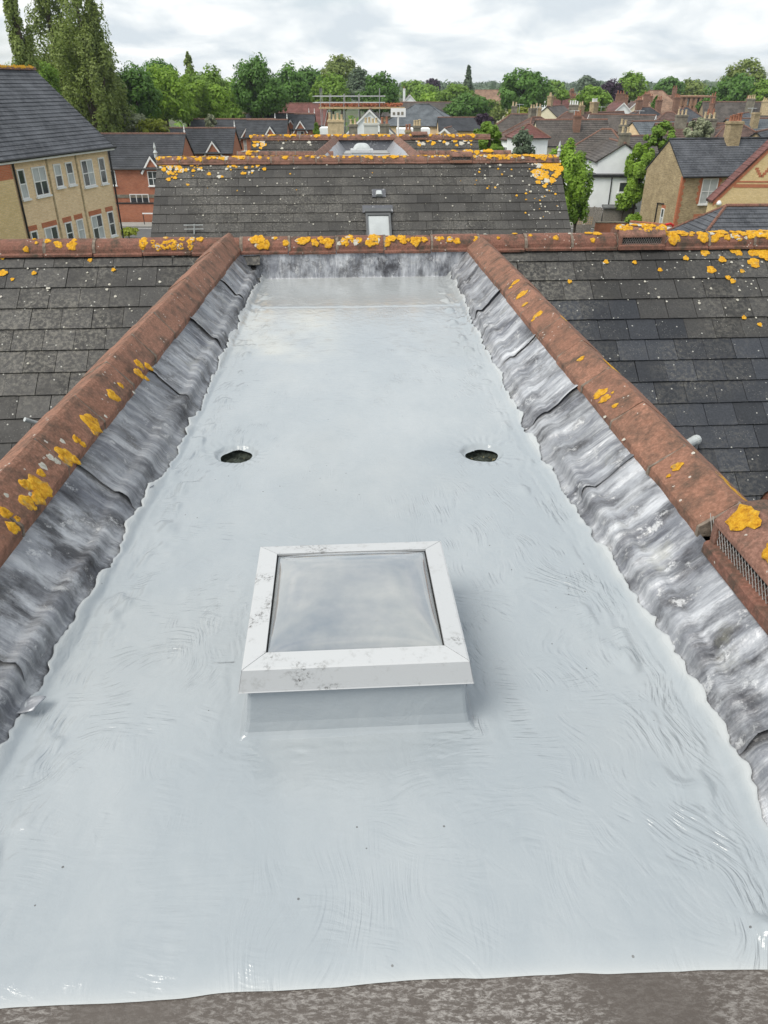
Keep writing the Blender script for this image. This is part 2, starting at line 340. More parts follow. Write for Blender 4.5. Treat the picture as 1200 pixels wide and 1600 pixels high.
def roofing(name, c0, c1, w=0.28, g=0.22, bl=0.5):
    t = NT(name); tcd = t.n('ShaderNodeTexCoord')
    bt = t.n('ShaderNodeTexBrick'); t.l(tcd.outputs['UV'], bt.inputs['Vector']); bt.inputs['Scale'].default_value = 1.0
    bt.inputs['Brick Width'].default_value = w; bt.inputs['Row Height'].default_value = g; bt.inputs['Mortar Size'].default_value = 0.012
    bt.inputs['Color1'].default_value = (*c0, 1); bt.inputs['Color2'].default_value = (*c1, 1); bt.inputs['Mortar'].default_value = tuple(x * 0.3 for x in c0) + (1,)
    p = t.pos(); c = t.mix(t.math('MULTIPLY', t.ramp(t.noise(p, 0.8, 6, 0.65), [(0.42, 0.0), (0.68, 1.0)]), bl), bt.outputs['Color'], tuple(min(1, x * 1.7 + 0.01) for x in c1))
    t.bump(bt.outputs['Fac'], 0.5, -0.012); return t.done(c, 0.6)
M['slate'] = roofing('blue_slate', (0.042, 0.046, 0.056), (0.076, 0.081, 0.093))
M['slate_dark'] = roofing('dark_slate', (0.028, 0.031, 0.038), (0.046, 0.050, 0.058))
M['conc'] = roofing('brown_grey_tile', (0.055, 0.048, 0.044), (0.090, 0.078, 0.070), 0.3, 0.3)
M['browntile'] = roofing('brown_tile', (0.075, 0.047, 0.040), (0.115, 0.072, 0.060), 0.3, 0.28)
M['redtile'] = roofing('dark_red_tile', (0.11, 0.042, 0.036), (0.16, 0.062, 0.052), 0.2, 0.2)
M['tan'] = roofing('tan_tile', (0.20, 0.125, 0.085), (0.28, 0.18, 0.125), 0.2, 0.2)
M['stack_red'] = brick_mat('dull_red_stack', (0.17, 0.085, 0.06), (0.25, 0.13, 0.09), (0.24, 0.19, 0.15), 1.0, 0.5)
M['pot'] = plain('terracotta_pot', (0.30, 0.13, 0.08), 0.85, 0.3, 4)
M['potbuff'] = plain('buff_pot', (0.50, 0.40, 0.25), 0.85, 0.25, 4)
M['stack_grey'] = plain('weathered_stack', (0.19, 0.175, 0.14), 0.9, 0.4, 3)
M['bark'] = plain('bark', (0.07, 0.055, 0.04), 0.9, 0.4, 6, 0.5)
M['wood_grey'] = plain('grey_timber', (0.20, 0.185, 0.165), 0.85, 0.3, 8)
M['wood_tan'] = plain('tan_timber', (0.42, 0.31, 0.18), 0.8, 0.25, 6)
M['steel'] = plain('scaffold_steel', (0.34, 0.35, 0.36), 0.5, 0.15, 5, 0, 0.5)
def leaf_mat(name, c0, c1, trans=0.38):
    t = NT(name); p = t.pos(); c = t.mix(t.noise(p, 0.55, 3, 0.6), c0, c1)
    c = t.mix(t.ramp(t.noise(p, 6.0, 2), [(0.35, 0.0), (0.75, 0.55)]), c, tuple(min(1, x * 1.55) for x in c1))
    c = t.mix(0.55, c, t.ramp(t.rnd(), [(0, 0.75), (1, 1.2)]), 'MULTIPLY')
    t.done(c, 0.55); tr = t.n('ShaderNodeBsdfTranslucent'); t.l(c, tr.inputs['Color'])
    ms = t.n('ShaderNodeMixShader'); ms.inputs[0].default_value = trans; t.l(t.b.outputs[0], ms.inputs[1]); t.l(tr.outputs[0], ms.inputs[2]); t.l(ms.outputs[0], t.out.inputs[0]); return t.m
M['leaf'] = leaf_mat('leaf_green', (0.094, 0.182, 0.022), (0.198, 0.325, 0.042))
M['leaf_dark'] = leaf_mat('leaf_dark', (0.056, 0.134, 0.026), (0.117, 0.238, 0.040))
M['leaf_bright'] = leaf_mat('leaf_bright', (0.138, 0.251, 0.024), (0.261, 0.409, 0.046))
M['leaf_grey'] = leaf_mat('leaf_greygreen', (0.125, 0.181, 0.040), (0.224, 0.286, 0.068))
M['leaf_blue'] = leaf_mat('leaf_bluegreen', (0.080, 0.125, 0.077), (0.152, 0.205, 0.127))
M['leaf_purple'] = leaf_mat('leaf_purple', (0.030, 0.016, 0.036), (0.060, 0.034, 0.062))
M['leaf_pale'] = leaf_mat('leaf_pale_blossom', (0.12, 0.17, 0.06), (0.36, 0.38, 0.26))
M['leaf_lime'] = leaf_mat('leaf_lime', (0.15, 0.19, 0.020), (0.26, 0.30, 0.035))
t = NT('asphalt'); p = t.pos(); M['asphalt'] = t.done(t.mix(t.noise(p, 0.7, 6), (0.075, 0.077, 0.08), (0.13, 0.13, 0.132)), 0.85)
t = NT('paving'); p = t.pos(); M['paving'] = t.done(t.mix(t.noise(p, 1.5, 5), (0.22, 0.215, 0.20), (0.32, 0.31, 0.29)), 0.85)
t = NT('garden_ground'); p = t.pos(); c = t.mix(t.ramp(t.noise(p, 0.06, 5, 0.6), [(0.42, 0.0), (0.58, 1.0)]), (0.045, 0.085, 0.022), (0.11, 0.10, 0.075))
M['ground'] = t.done(t.mix(t.noise(p, 0.8, 4), c, (0.06, 0.08, 0.03)), 0.95)
M['line'] = plain('road_paint', (0.7, 0.7, 0.68), 0.7, 0.1)
# ------------------------------------------------------------------ ground and road
def ground_sheet():
    xs = np.linspace(-1, 1, 41); xs = np.sign(xs) * np.abs(xs) ** 2.2 * 3000; X, Yg = np.meshgrid(xs, xs + 0.0)
    n = 41; idx = np.arange(n * n).reshape(n, n)
    F = np.stack([idx[:-1, :-1], idx[:-1, 1:], idx[1:, 1:], idx[1:, :-1]], -1).reshape(-1, 4)
    o = link('ground', npmesh('ground', np.stack([X.ravel(), Yg.ravel(), np.zeros(n * n)], 1), F), M['ground']); tag(o, kind='structure')
ground_sheet()
tag(MB().box(-60, 20, 69.5, 75.5, -0.02, 0.004).build('road', M['asphalt']), kind='structure')
tag(MB().box(-60, 20, 75.5, 77.9, -0.02, 0.12).build('pavement', M['paving']), kind='structure')
tag(MB().box(-60, 20, 67.5, 69.5, -0.02, 0.12).build('pavement', M['paving']), kind='structure')
for x in range(-58, 20, 6):
    pass
lm = MB().box(-60, 20, 74.9, 75.0, 0.004, 0.008); tag(lm.build('road_line', M['line']), kind='structure')

# ------------------------------------------------------------------ the roof the camera stands over, and its twin behind
YAW = R(3.5)
RZ = Matrix.Rotation(YAW, 4, 'Z'); RZI = RZ.inverted()
def uv_at(px, py, z):                       # photo pixel -> local (u, v) at height z (relative to camera)
    d = ray(px, py); s = z / d.z; p = RZI @ Vector((d.x * s, d.y * s, 0)); return p.x, p.y
def hit_plane(px, py, p0, n):               # local plane (p0, n), z relative to camera
    d = RZI @ ray(px, py); s = p0.dot(n) / d.dot(n); return d * s
def Tr(x, y, z): return Matrix.Translation((x, y, z))
SLOPE = R(38.4); GA = 0.25; TW = 0.30
def tile_mesh(name, seed, W=TW):
    r = random.Random(seed); L, T, w = 0.345, 0.014, W / 2 - 0.0025
    nb = 5; vs = []; 
    for s in (0, 1):
        for i in range(nb): vs.append((-w + 2 * w * i / (nb - 1), r.uniform(-0.002, 0.003), -T if s == 0 else -0.001 * r.random()))
        vs += [(w, L, -T if s == 0 else 0), (-w, L, -T if s == 0 else 0)]
    n = nb + 2; fs = [tuple(range(n, 2 * n)), tuple(range(n - 1, -1, -1))] + [(i, (i + 1) % n, (i + 1) % n + n, i + n) for i in range(n)]
    me = bpy.data.meshes.new(name); me.from_pydata(vs, [], fs); return me
def prof_sweep(prof, L, n=2, jit=0.0, seed=0):
    """closed profile (x,z) swept along +y"""
    r = random.Random(seed); rings = []
    for i in range(n):
        rings.append([(x + r.uniform(-jit, jit), L * i / (n - 1), z + r.uniform(-jit, jit)) for x, z in prof])
    return MB().loft(rings)
# half round ridge tile with little skirts
HR = 0.128
def halfround_prof():
    a = [(-HR - 0.02, -0.155), (-HR - 0.02, -0.135)]
    o = [(-HR * math.cos(t), -0.125 + 0.125 * math.sin(t)) for t in [math.pi * k / 10 for k in range(0, 11)]]
    o[0] = (-HR, -0.12); o[-1] = (HR, -0.12)
    b = [(HR + 0.02, -0.135), (HR + 0.02, -0.155)]
    inn = [((HR - 0.022) * math.cos(t), -0.14 + 0.112 * math.sin(t)) for t in [math.pi * k / 6 for k in range(0, 7)]]
    return a + o + b + inn
def ridge_meshes(kind, L, mat, nvar=3, zs=1.0):
    out = []
    for s in range(nvar):
        if kind == 'round': pr = halfround_prof()
        else: pr = [(-0.146, -0.168), (-0.145, -0.122), (-0.139, -0.114), (-0.020, -0.010), (0.0, 0.0), (0.020, -0.010), (0.139, -0.114), (0.145, -0.122), (0.146, -0.168), (0.12, -0.168), (0.0, -0.055), (-0.12, -0.168)]
        pr = [(x, z * zs) for x, z in pr]
        me = prof_sweep(pr, L - 0.010, 4, 0.0015, s).mesh('ridge_tile')
        me.materials.append(mat); out.append(me)
    return out
def lichen_blob(mb, c, n, r, stretch=None, h=0.005, rn=random):
    """irregular bumpy patch on a surface at c with normal n; stretch = (dir, factor)"""
    n = n.normalized(); a = (stretch[0] if stretch else Vector((1, 0.2, 0.1))); a = (a - n * a.dot(n)).normalized(); b = n.cross(a); f = stretch[1] if stretch else 1.0
    h *= 0.7; k = 18; ph = [rn.uniform(0, 6.28) for _ in range(3)]; rings = []
    for q, hh in ((1.0, 0.0005), (0.93, h * 0.7), (0.6, h), (0.25, h * 0.6)):
        ring = []
        for i in range(k):
            t = 2 * math.pi * i / k
            rr = r * q * (1 + 0.13 * math.sin(3 * t + ph[0]) + 0.10 * math.sin(5 * t + ph[1]) + 0.07 * math.sin(9 * t + ph[2]) + rn.uniform(-0.06, 0.06))
            ring.append(c + a * (rr * f * math.cos(t)) + b * (rr * math.sin(t)) + n * (hh * rn.uniform(0.6, 1.3)))
        rings.append(ring)
    b0 = len(mb.v); mb.loft(rings, cap=False); mb.v.append(tuple(c + n * h * 0.5)); ci = len(mb.v) - 1
    for i in range(k): mb.f.append((b0 + 3 * k + i, b0 + 3 * k + (i + 1) % k, ci))
def ridge_point(vr, zr, u, th):             # on a transverse half-round ridge: point and normal at angle th from top, towards the camera
    n = Vector((0, -math.sin(th), math.cos(th))); return Vector((u, vr, zr - 0.125)) + Vector((0, n.y * (HR + 0.001), n.z * 0.127)), n
def slope_frame(vr, zr):                    # top of slope deck under the ridge
    return Vector((0, vr, zr - 0.075)), Vector((0, math.cos(SLOPE), math.sin(SLOPE))), Vector((0, -math.sin(SLOPE), math.cos(SLOPE)))
def transverse_ridge(root, off, u0, u1, vr, zr, L, meshes, skip=()):
    k = 0; u = u0
    while u < u1 - 0.02:
        if not any(a - 0.01 < u < b - 0.1 for a, b in skip):
            m = off @ Tr(u, vr + random.uniform(-0.004, 0.004), CAMZ + zr + random.uniform(-0.006, 0.004)) @ Matrix.Rotation(R(-90) + random.uniform(-0.006, 0.006), 4, 'Z')
            link('ridge_tile', meshes[k % len(meshes)], None, root, m)
        u += L; k += 1
    mo = MB(); u = u0
    while u < u1:
        if not any(a + 0.05 < u < b - 0.05 for a, b in skip):
            ring = lambda x, r: [(x, vr + -math.cos(t) * (HR + r), CAMZ + zr - 0.125 + math.sin(t) * (0.125 + r)) for t in [math.pi * j / 10 for j in range(11)]]
            x = u - 0.008
            mo.loft([ring(x, 0.002 + random.uniform(0, .003)), ring(x + 0.022 + random.uniform(0, .012), 0.002 + random.uniform(0, .003)), ring(x + 0.022, -0.03), ring(x, -0.03)], cap=False, closed=False)
        u += L
    mo.build('mortar_joints', M['mortar'], root, off, kind='stuff')
TILES = {k: [tile_mesh('tile', s) for s in range(3)] + [tile_mesh('tile', 9, TW / 2)] for k in ('tile', 'tile_blue', 'tile_far')}
for k, ms in TILES.items():
    for me in ms: me.materials.append(M[k])
def tiled_slope(root, off, u0, u1, vr, zr, rows, keep, matfn, deck_rows):
    P, e2, n = slope_frame(vr, zr); e1 = Vector((1, 0, 0))
    def pt(u, d, h=0.0): q = P - e2 * d + n * h; return (u, q.y, CAMZ + q.z)
    D = deck_rows * GA + 0.1
    deck = MB().add([pt(u0, 0, -0.03), pt(u1, 0, -0.03), pt(u1, D, -0.03), pt(u0, D, -0.03), pt(u0, 0, -0.09), pt(u1, 0, -0.09), pt(u1, D, -0.09), pt(u0, D, -0.09)],
                    [(0, 3, 2, 1), (4, 5, 6, 7), (3, 7, 6, 2), (0, 1, 5, 4), (0, 4, 7, 3), (1, 2, 6, 5)]).build('roof_slope', M['underlay'], root, off)
    rest = MB(); cnt = 0
    tilt = Matrix.Rotation(-0.056, 4, 'X')
    for k in range(rows):
        d = (k + 1) * GA + 0.03; sh = 0.5 * TW * (k % 2); i = 0
        u = u0 + TW / 2 - sh
        while u < u1 + 0.01:
            half = 0
            if abs(u - u0) < 0.02: half = TW / 4
            elif u > u1 - TW / 4: half = -TW / 4
            if u > u0 - 0.02 and keep(u, d):
                c = P - e2 * d + n * (0.012 + random.uniform(0, 0.003)); c.x = u + half + random.uniform(-0.002, 0.002)
                mt = Matrix(((1, 0, 0, c.x), (0, e2.y, n.y, c.y), (0, e2.z, n.z, CAMZ + c.z), (0, 0, 0, 1))) @ Matrix.Rotation(random.uniform(-0.006, 0.006), 4, 'Z') @ tilt
                link('tile', TILES[matfn(u, d)][3 if half else random.randrange(3)], None, deck, mt); cnt += 1
            u += TW; i += 1
    return deck
def back_slope(root, off, u0, u1, vr, zr, D, mat):
    c, s = math.cos(SLOPE), math.sin(SLOPE); z0 = CAMZ + zr - 0.075
    mb = MB(); k = 0; d = 0.0
    while d < D:
        a, b = d, min(D, d + GA)
        mb.add([(u0, vr + a * c, z0 - a * s - 0.012), (u1, vr + a * c, z0 - a * s - 0.012), (u1, vr + b * c, z0 - b * s + 0.006), (u0, vr + b * c, z0 - b * s + 0.006), (u0, vr + b * c, z0 - b * s - 0.02), (u1, vr + b * c, z0 - b * s - 0.02)], [(0, 1, 2, 3), (3, 2, 5, 4)]); d += GA
    mb.build('rear_slope', mat, root, off)
def range_walls(root, off, u0, u1, vr, zr, D, mat):
    hw = D * math.cos(SLOPE); ez = CAMZ + zr - 0.15 - D * math.sin(SLOPE); top = CAMZ + zr - 0.20
    mb = MB(); pr = [(vr - hw + 0.25, 0), (vr + hw - 0.25, 0), (vr + hw - 0.25, ez + 0.05), (vr, top), (vr - hw + 0.25, ez + 0.05)]
    mb.loft([[(u0 + 0.06, y, z) for y, z in pr], [(u1 - 0.06, y, z) for y, z in pr]]); mb.build('wall', mat, root, off)
ROUND = ridge_meshes('round', 0.5, M['terra_dark']); ROUND_OLD = ridge_meshes('round', 0.5, M['terra_old'])
ANGLE = ridge_meshes('angle', 0.52, M['terra']); ANGLE_LOW = ridge_meshes('angle', 0.52, M['terra'], 3, 0.86)
ANGLE_OLD = ridge_meshes('angle', 0.52, M['terra_old'])

# ---------- building one
ZF = -1.8                                   # coating level below the camera
VR1, ZR1 = 8.25, -1.39
b1 = empty('apartment_building', RZ @ Vector((0.6, 5.0, 0)), YAW, 'apartment building whose flat roof is freshly coated in wet grey, edged by terracotta ridges', 'building')
off1 = Tr(-0.6, -5.0, 0)
RU = 1.518                                  # right-hand parapet ridge, centre line
def lcen(v): return -1.143 - (8.33 - v) * 0.0454
VD1 = 14; ZAR = -1.393; ZAL = -1.352
tiled_slope(b1, off1, -4.1, -0.85, VR1, ZR1, VD1, lambda u, d: u < -0.62 - 0.03 * d - max(0, d - 0.2) * 0.13 and u > -4.05, lambda u, d: 'tile', 16)
tiled_slope(b1, off1, 1.45, 5.15, VR1, ZR1, VD1, lambda u, d: u > 1.25 and u < 5.1, lambda u, d: 'tile_blue' if d > 1.1 + 0.25 * math.sin(u * 2) else 'tile', 16)
back_slope(b1, off1, -4.1, 5.15, VR1, ZR1, 4.1, M['tile'])
for u0, u1 in ((1.5, 5.15), (-4.1, -1.15)): range_walls(b1, off1, u0, u1, VR1, ZR1, 4.1, M['yellow'])
MB().box(-1.2, 1.55, 0.0, 8.3, 0, CAMZ + ZF - 0.3).build('link_wall', M['yellow'], b1, off1)
VENT1 = (3.0, 3.5)
transverse_ridge(b1, off1, -4.0, 5.2, VR1, ZR1, 0.5, ROUND, skip=[VENT1])
# near range to the sides of the camera
for u0, u1 in ((1.75, 5.15), (-4.1, -1.75)):
    back_slope(b1, off1, u0, u1, 2.5, -1.40, 3.2, M['tile'])
    c_, s_ = math.cos(SLOPE), math.sin(SLOPE)
    MB().add([(u0, 2.5, CAMZ - 1.48), (u1, 2.5, CAMZ - 1.48), (u1, 2.5 - 3.2 * c_, CAMZ - 1.48 - 3.2 * s_), (u0, 2.5 - 3.2 * c_, CAMZ - 1.48 - 3.2 * s_)], [(0, 3, 2, 1)]).build('front_slope', M['tile'], b1, off1)
    transverse_ridge(b1, off1, u0 + (0.0 if u0 > 0 else 0.0), u1, 2.5, -1.42, 0.5, ROUND)
for u0, u1 in ((1.85, 5.15), (-4.1, -1.85)): range_walls(b1, off1, u0, u1, 2.5, -1.45, 3.2, M['yellow'])
# outer steep slopes under the two parapet ridges
for sgn in (-1, 1):
    A, B = (lcen(8.0), lcen(2.2)) if sgn < 0 else (RU, RU)
    mb = MB(); k = 0; hh = 0.0; ca, sa = math.cos(R(56)), math.sin(R(56))
    while hh < 2.6:
        for (p, q, lift) in ((hh, hh + GA, 0),):
            mb.add([(A + sgn * (0.13 + p * ca), 8.1, CAMZ - 1.50 - p * sa), (B + sgn * (0.13 + p * ca), 2.3, CAMZ - 1.50 - p * sa),
                    (B + sgn * (0.145 + q * ca), 2.3, CAMZ - 1.50 - q * sa), (A + sgn * (0.145 + q * ca), 8.1, CAMZ - 1.50 - q * sa)], [(0, 1, 2, 3), (3, 2, 1, 0)][:1])
        hh += GA
    mb.build('steep_slope', M['tile'], b1, off1)
# long parapet ridges (angular tiles)
def long_ridge(root, off, cen, v0, v1, za, L, meshes, zs=1.0, tilt=0.0):
    v = v1 - L; k = 0; mo = MB()
    while v > v0 - L * 0.5:
        a, b = cen(v), cen(v + L); ang = math.atan2(-(b - a), L)
        dz = random.uniform(-0.004, 0.003)
        link('ridge_tile', meshes[k % 3], None, root, off @ Tr(a + random.uniform(-.004, .004), v, CAMZ + za + dz) @ Matrix.Rotation(ang + random.uniform(-0.008, 0.008), 4, 'Z') @ Matrix.Rotation(tilt + random.uniform(-0.008, 0.008), 4, 'Y'))
        pr = [(-0.147, -0.165), (-0.145, -0.119), (0.0, 0.001), (0.145, -0.119), (0.147, -0.165)]; pr = [(x * math.cos(tilt) + z * zs * math.sin(tilt), -x * math.sin(tilt) + z * zs * math.cos(tilt)) for x, z in pr]
        r1 = [(a + x + random.uniform(-.003, .003), v - 0.012 + random.uniform(-.004, .004), CAMZ + za + z - 0.0025 + random.uniform(0, .005)) for x, z in pr]
        r2 = [(a + x + random.uniform(-.003, .003), v + 0.006 + random.uniform(-.003, .007), CAMZ + za + z - 0.0025 + random.uniform(0, .004)) for x, z in pr]
        mo.loft([r1, r2], cap=True, closed=True)
        v -= L; k += 1
    mo.build('mortar_joints', M['mortar'], root, off, kind='stuff')
long_ridge(b1, off1, lambda v: RU, 2.30, 8.12, ZAR, 0.52, ANGLE_LOW, 0.86)
long_ridge(b1, off1, lambda v: lcen(v) + 0.028, 0.6, 8.28, ZAL, 0.52, ANGLE, 1.0, R(9))
# vent ridge: base, mesh and hood
def vent_ridge(root, off, along_v, a0, a1, c, za, mat, wirepitch):
    """along_v: runs along v at u=c (opening towards -u); else along u at v=c (opening towards -v)"""
    def T(s, x, z): return (c + x, s, CAMZ + za + z) if along_v else (s, c + x, CAMZ + za + z)
    def strip(pr, name, m, kind=None):
        rings = [[T(s, x, z) for x, z in pr] for s in np.linspace(a0, a1, 5)]
        if not along_v: rings = rings[::-1]
        return MB().loft(rings).build(name, m, root, off)
    base = strip([(-0.168, -0.150), (-0.166, -0.112), (-0.158, -0.104), (-0.09, -0.088), (0.09, -0.088), (0.168, -0.112), (0.168, -0.150)], 'ridge_vent_base', mat)
    hood = strip([(-0.150, -0.030), (-0.146, -0.004), (-0.10, 0.042), (-0.04, 0.066), (0.02, 0.072), (0.08, 0.060), (0.14, 0.022), (0.17, -0.010), (0.17, -0.035), (0.10, 0.016), (0.0, 0.038), (-0.10, 0.010)], 'ridge_vent_hood', M['terra_old'])
    bevel(hood, 0.006)
    for s in (a0, a1):
        e = MB()
        pr = [(-0.145, -0.115), (-0.148, -0.012), (-0.10, 0.03), (0.0, 0.05), (0.10, 0.03), (0.165, -0.02), (0.165, -0.115)]
        d = 0.035 if s == a0 else -0.035
        e.loft([[T(s + 0.001 * d, x, z) for x, z in pr], [T(s + d, x, z) for x, z in pr]]); e.build('ridge_vent_end', M['terra_old'], root, off)
    w = MB(); N = int((a1 - a0) / wirepitch)
    for i in range(N + 1):
        s = a0 + (a1 - a0) * i / N
        for dd in (-1, 1):
            p = Vector(T(s, -0.135, -0.10)); q = Vector(T(s + dd * wirepitch * 2.2, -0.141, -0.012))
            w.tube([p, q], 0.0016 if wirepitch < 0.03 else 0.002, 4)
    w.build('wire_mesh', M['wire'], root, off, kind='stuff')
    MB().box(*( (c - 0.10, c + 0.10, a0, a1) if along_v else (a0, a1, c - 0.10, c + 0.10)), CAMZ + za - 0.10, CAMZ + za - 0.03).build('vent_void', M['black'], root, off)
vent_ridge(b1, off1, True, 1.25, 2.295, RU, -1.392, M['terra_dark'], 0.022)
vent_ridge(b1, off1, False, VENT1[0], VENT1[1], VR1, ZR1 - 0.0, M['terra_dark'], 0.024)
long_ridge(b1, off1, lambda v: RU, 0.3, 1.22, ZAR, 0.52, ANGLE_LOW, 0.86)

# lichen on building one
lm = MB(); pl = MB()
rl = random.Random(5)
NR = Vector((-0.60, 0, 0.80)).normalized(); PR = Vector((RU, 0, ZAR))
def z6(x, y): return 760 + x / 2.727, 340 + y / 2.727
for x, y, r in [(125,278,18),(105,300,9),(152,330,26),(165,372,14),(222,415,22),(200,440,9),(405,605,16),(487,752,30),(507,775,25),(550,805,14),(540,750,7),(815,1065,24),(780,1105,10)]:
    p = hit_plane(*z6(x, y), PR, NR); s = p.length / FPX / 2.727
    lichen_blob(lm, p + Vector((0, 0, CAMZ)) + NR * 0.0065, NR, r * s * 0.95, (Vector((0.76, 0, 0.65)), 1.1), rn=rl)
NRo = Vector((0.60, 0, 0.80)).normalized()
for x, y, r in [(335,423,16),(530,640,26),(560,665,24),(630,745,24),(665,775,26),(970,1100,22),(1065,1175,26),(1100,1205,28),(895,1015,16)]:
    p = hit_plane(*z6(x, y), PR + Vector((0.07, 0, -0.05)), NR)
    lichen_blob(lm, Vector((RU + 0.05 + 0.03 * rl.random(), p.y, CAMZ + ZAR - 0.048)) - NRo * 0.002, NRo, 0.055 if r > 20 else 0.03, (Vector((0, 1, 0)), 1.5), rn=rl)
for x, y in [(560,852),(650,905),(585,945),(640,870),(820,1135),(505,848),(450,700),(350,470),(690,905),(880,1003)]:
    p = hit_plane(*z6(x, y), PR, NR); lichen_blob(pl, p + Vector((0, 0, CAMZ)) - NR * 0.001, NR, rl.uniform(0.008, 0.018), h=0.002, rn=rl)
NL = Vector((0.763, 0.035, 0.645)).normalized()
def z4(x, y): return x / 2.9625, 360 + y / 2.9625
for x, y, r in [(185,1128,22),(180,1195,62),(110,1180,28),(120,1262,40),(170,1248,35),(20,1312,30),(75,1340,15),(55,1380,32),(300,1050,50),(345,1068,25),(420,893,52),(435,940,18),(350,972,22),(380,995,16),(520,768,36),(555,720,16),(640,622,28),(685,635,25),(640,665,30),(675,690,14),(840,424,18),(850,375,16),(980,225,10),(1035,140,14),(1075,97,12),(1110,80,12),(155,1290,12)]:
    px, py = z4(x, y); p = hit_plane(px, py, Vector((lcen(5) + 0.028, 5, ZAL)), NL); s = p.length / FPX / 2.9625
    lichen_blob(lm, p + Vector((0, 0, CAMZ)) + NL * 0.005, NL, r * s * 0.98, (Vector((0.76, 0, -0.65)), 1.0), h=0.009, rn=rl)
for x, y in [(265,1068),(235,1050),(290,975),(490,860),(150,1225),(30,1225),(620,750),(400,870),(200,1090)]:
    px, py = z4(x, y); p = hit_plane(px, py, Vector((lcen(5) + 0.028, 5, ZAL)), NL); lichen_blob(pl, p + Vector((0, 0, CAMZ)) - NL * 0.001, NL, rl.uniform(0.01, 0.02), h=0.002, rn=rl)
# vent hood patches
for u, v, r in ((RU - 0.095, 2.20, 0.055), (RU - 0.10, 1.98, 0.040), (RU - 0.03, 2.10, 0.018), (RU - 0.09, 1.75, 0.05)):
    lichen_blob(lm, Vector((u, v, CAMZ - 1.392 + 0.047)), Vector((-0.62, 0, 0.78)), r, (Vector((0, 1, 0)), 1.2), h=0.010, rn=rl)
def ridge_lichen(vr, zr, u0, u1, per_m, mb, mbp, r0, r1, thr=(-5, 62), clump=None):
    n = int((u1 - u0) * per_m)
    for _ in range(n):
        u = rl.uniform(u0, u1)
        if clump and vnoise(np.array([u * clump]), np.array([vr]))[0] < -0.08: continue
        th = R(rl.uniform(*thr)); p, nn = ridge_point(vr, zr, u, th); p.z += CAMZ
        r = rl.uniform(r0, r1) * (0.7 + 0.6 * rl.random())
        if rl.random() < 0.2: lichen_blob(mbp, p, nn, r * 0.6, h=0.004, rn=rl)
        else: lichen_blob(mb, p - nn * 0.003, nn, r, h=0.010, rn=rl)
ridge_lichen(VR1, ZR1, -4.0, -1.2, 26, lm, pl, 0.022, 0.05, (5, 70), clump=1.7)
ridge_lichen(VR1, ZR1, -0.9, 1.2, 30, lm, pl, 0.018, 0.05, (22, 62))
ridge_lichen(VR1, ZR1, 1.2, 2.9, 8, lm, pl, 0.02, 0.045)
ridge_lichen(VR1, ZR1, 3.55, 5.1, 46, lm, pl, 0.025, 0.058)
ridge_lichen(VR1, ZR1 + 0.080, 3.0, 3.5, 60, lm, pl, 0.02, 0.045, (0, 52))
P1, e21, n1_ = slope_frame(VR1, ZR1)
for x, y, r in [(930,148,17),(850,172,11),(958,222,17),(1060,135,22),(1135,148,18),(1175,140,26),(1190,160,24),(1140,192,22),(1005,178,14),(1030,255,10),(1050,270,11),(1090,228,9),(740,222,9),(510,188,10),(632,190,9),(1165,455,9),(1098,425,9),(355,272,9),(1075,150,14),(1195,120,16)]:
    px, py = z6(x, y); p = hit_plane(px, py, P1 + n1_ * 0.013, n1_); s = p.length / FPX / 2.727
    lichen_blob(lm, p + Vector((0, 0, CAMZ)), n1_, r * s, rn=rl)
for x, y, r in [(10,122,14),(15,196,16),(157,197,10),(417,138,10),(525,182,9),(57,226,8)]:
    px, py = z4(x, y); p = hit_plane(px, py, P1 + n1_ * 0.013, n1_); s = p.length / FPX / 2.9625
    lichen_blob(lm, p + Vector((0, 0, CAMZ)), n1_, r * s, rn=rl)
for _ in range(60):
    px, py = rl.uniform(900, 1200), 390 + abs(rl.gauss(0, 60)); p = hit_plane(px, py, P1 + n1_ * 0.013, n1_)
    if vnoise(np.array([p.x * 2.2]), np.array([py * 0.02]))[0] > -0.05: lichen_blob(pl, p + Vector((0, 0, CAMZ)), n1_, rl.uniform(0.005, 0.015), h=0.002, rn=rl)
for _ in range(40):
    px, py = rl.uniform(0, 330), 390 + abs(rl.gauss(0, 90)); p = hit_plane(px, py, P1 + n1_ * 0.013, n1_)
    if p.x < lcen(p.y) - 0.3: lichen_blob(pl, p + Vector((0, 0, CAMZ)), n1_, rl.uniform(0.005, 0.015), h=0.002, rn=rl)
lm.build('orange_lichen', M['lichen'], b1, off1, kind='stuff', smooth=True); pl.build('pale_lichen', M['pale_lichen'], b1, off1, kind='stuff', smooth=True)

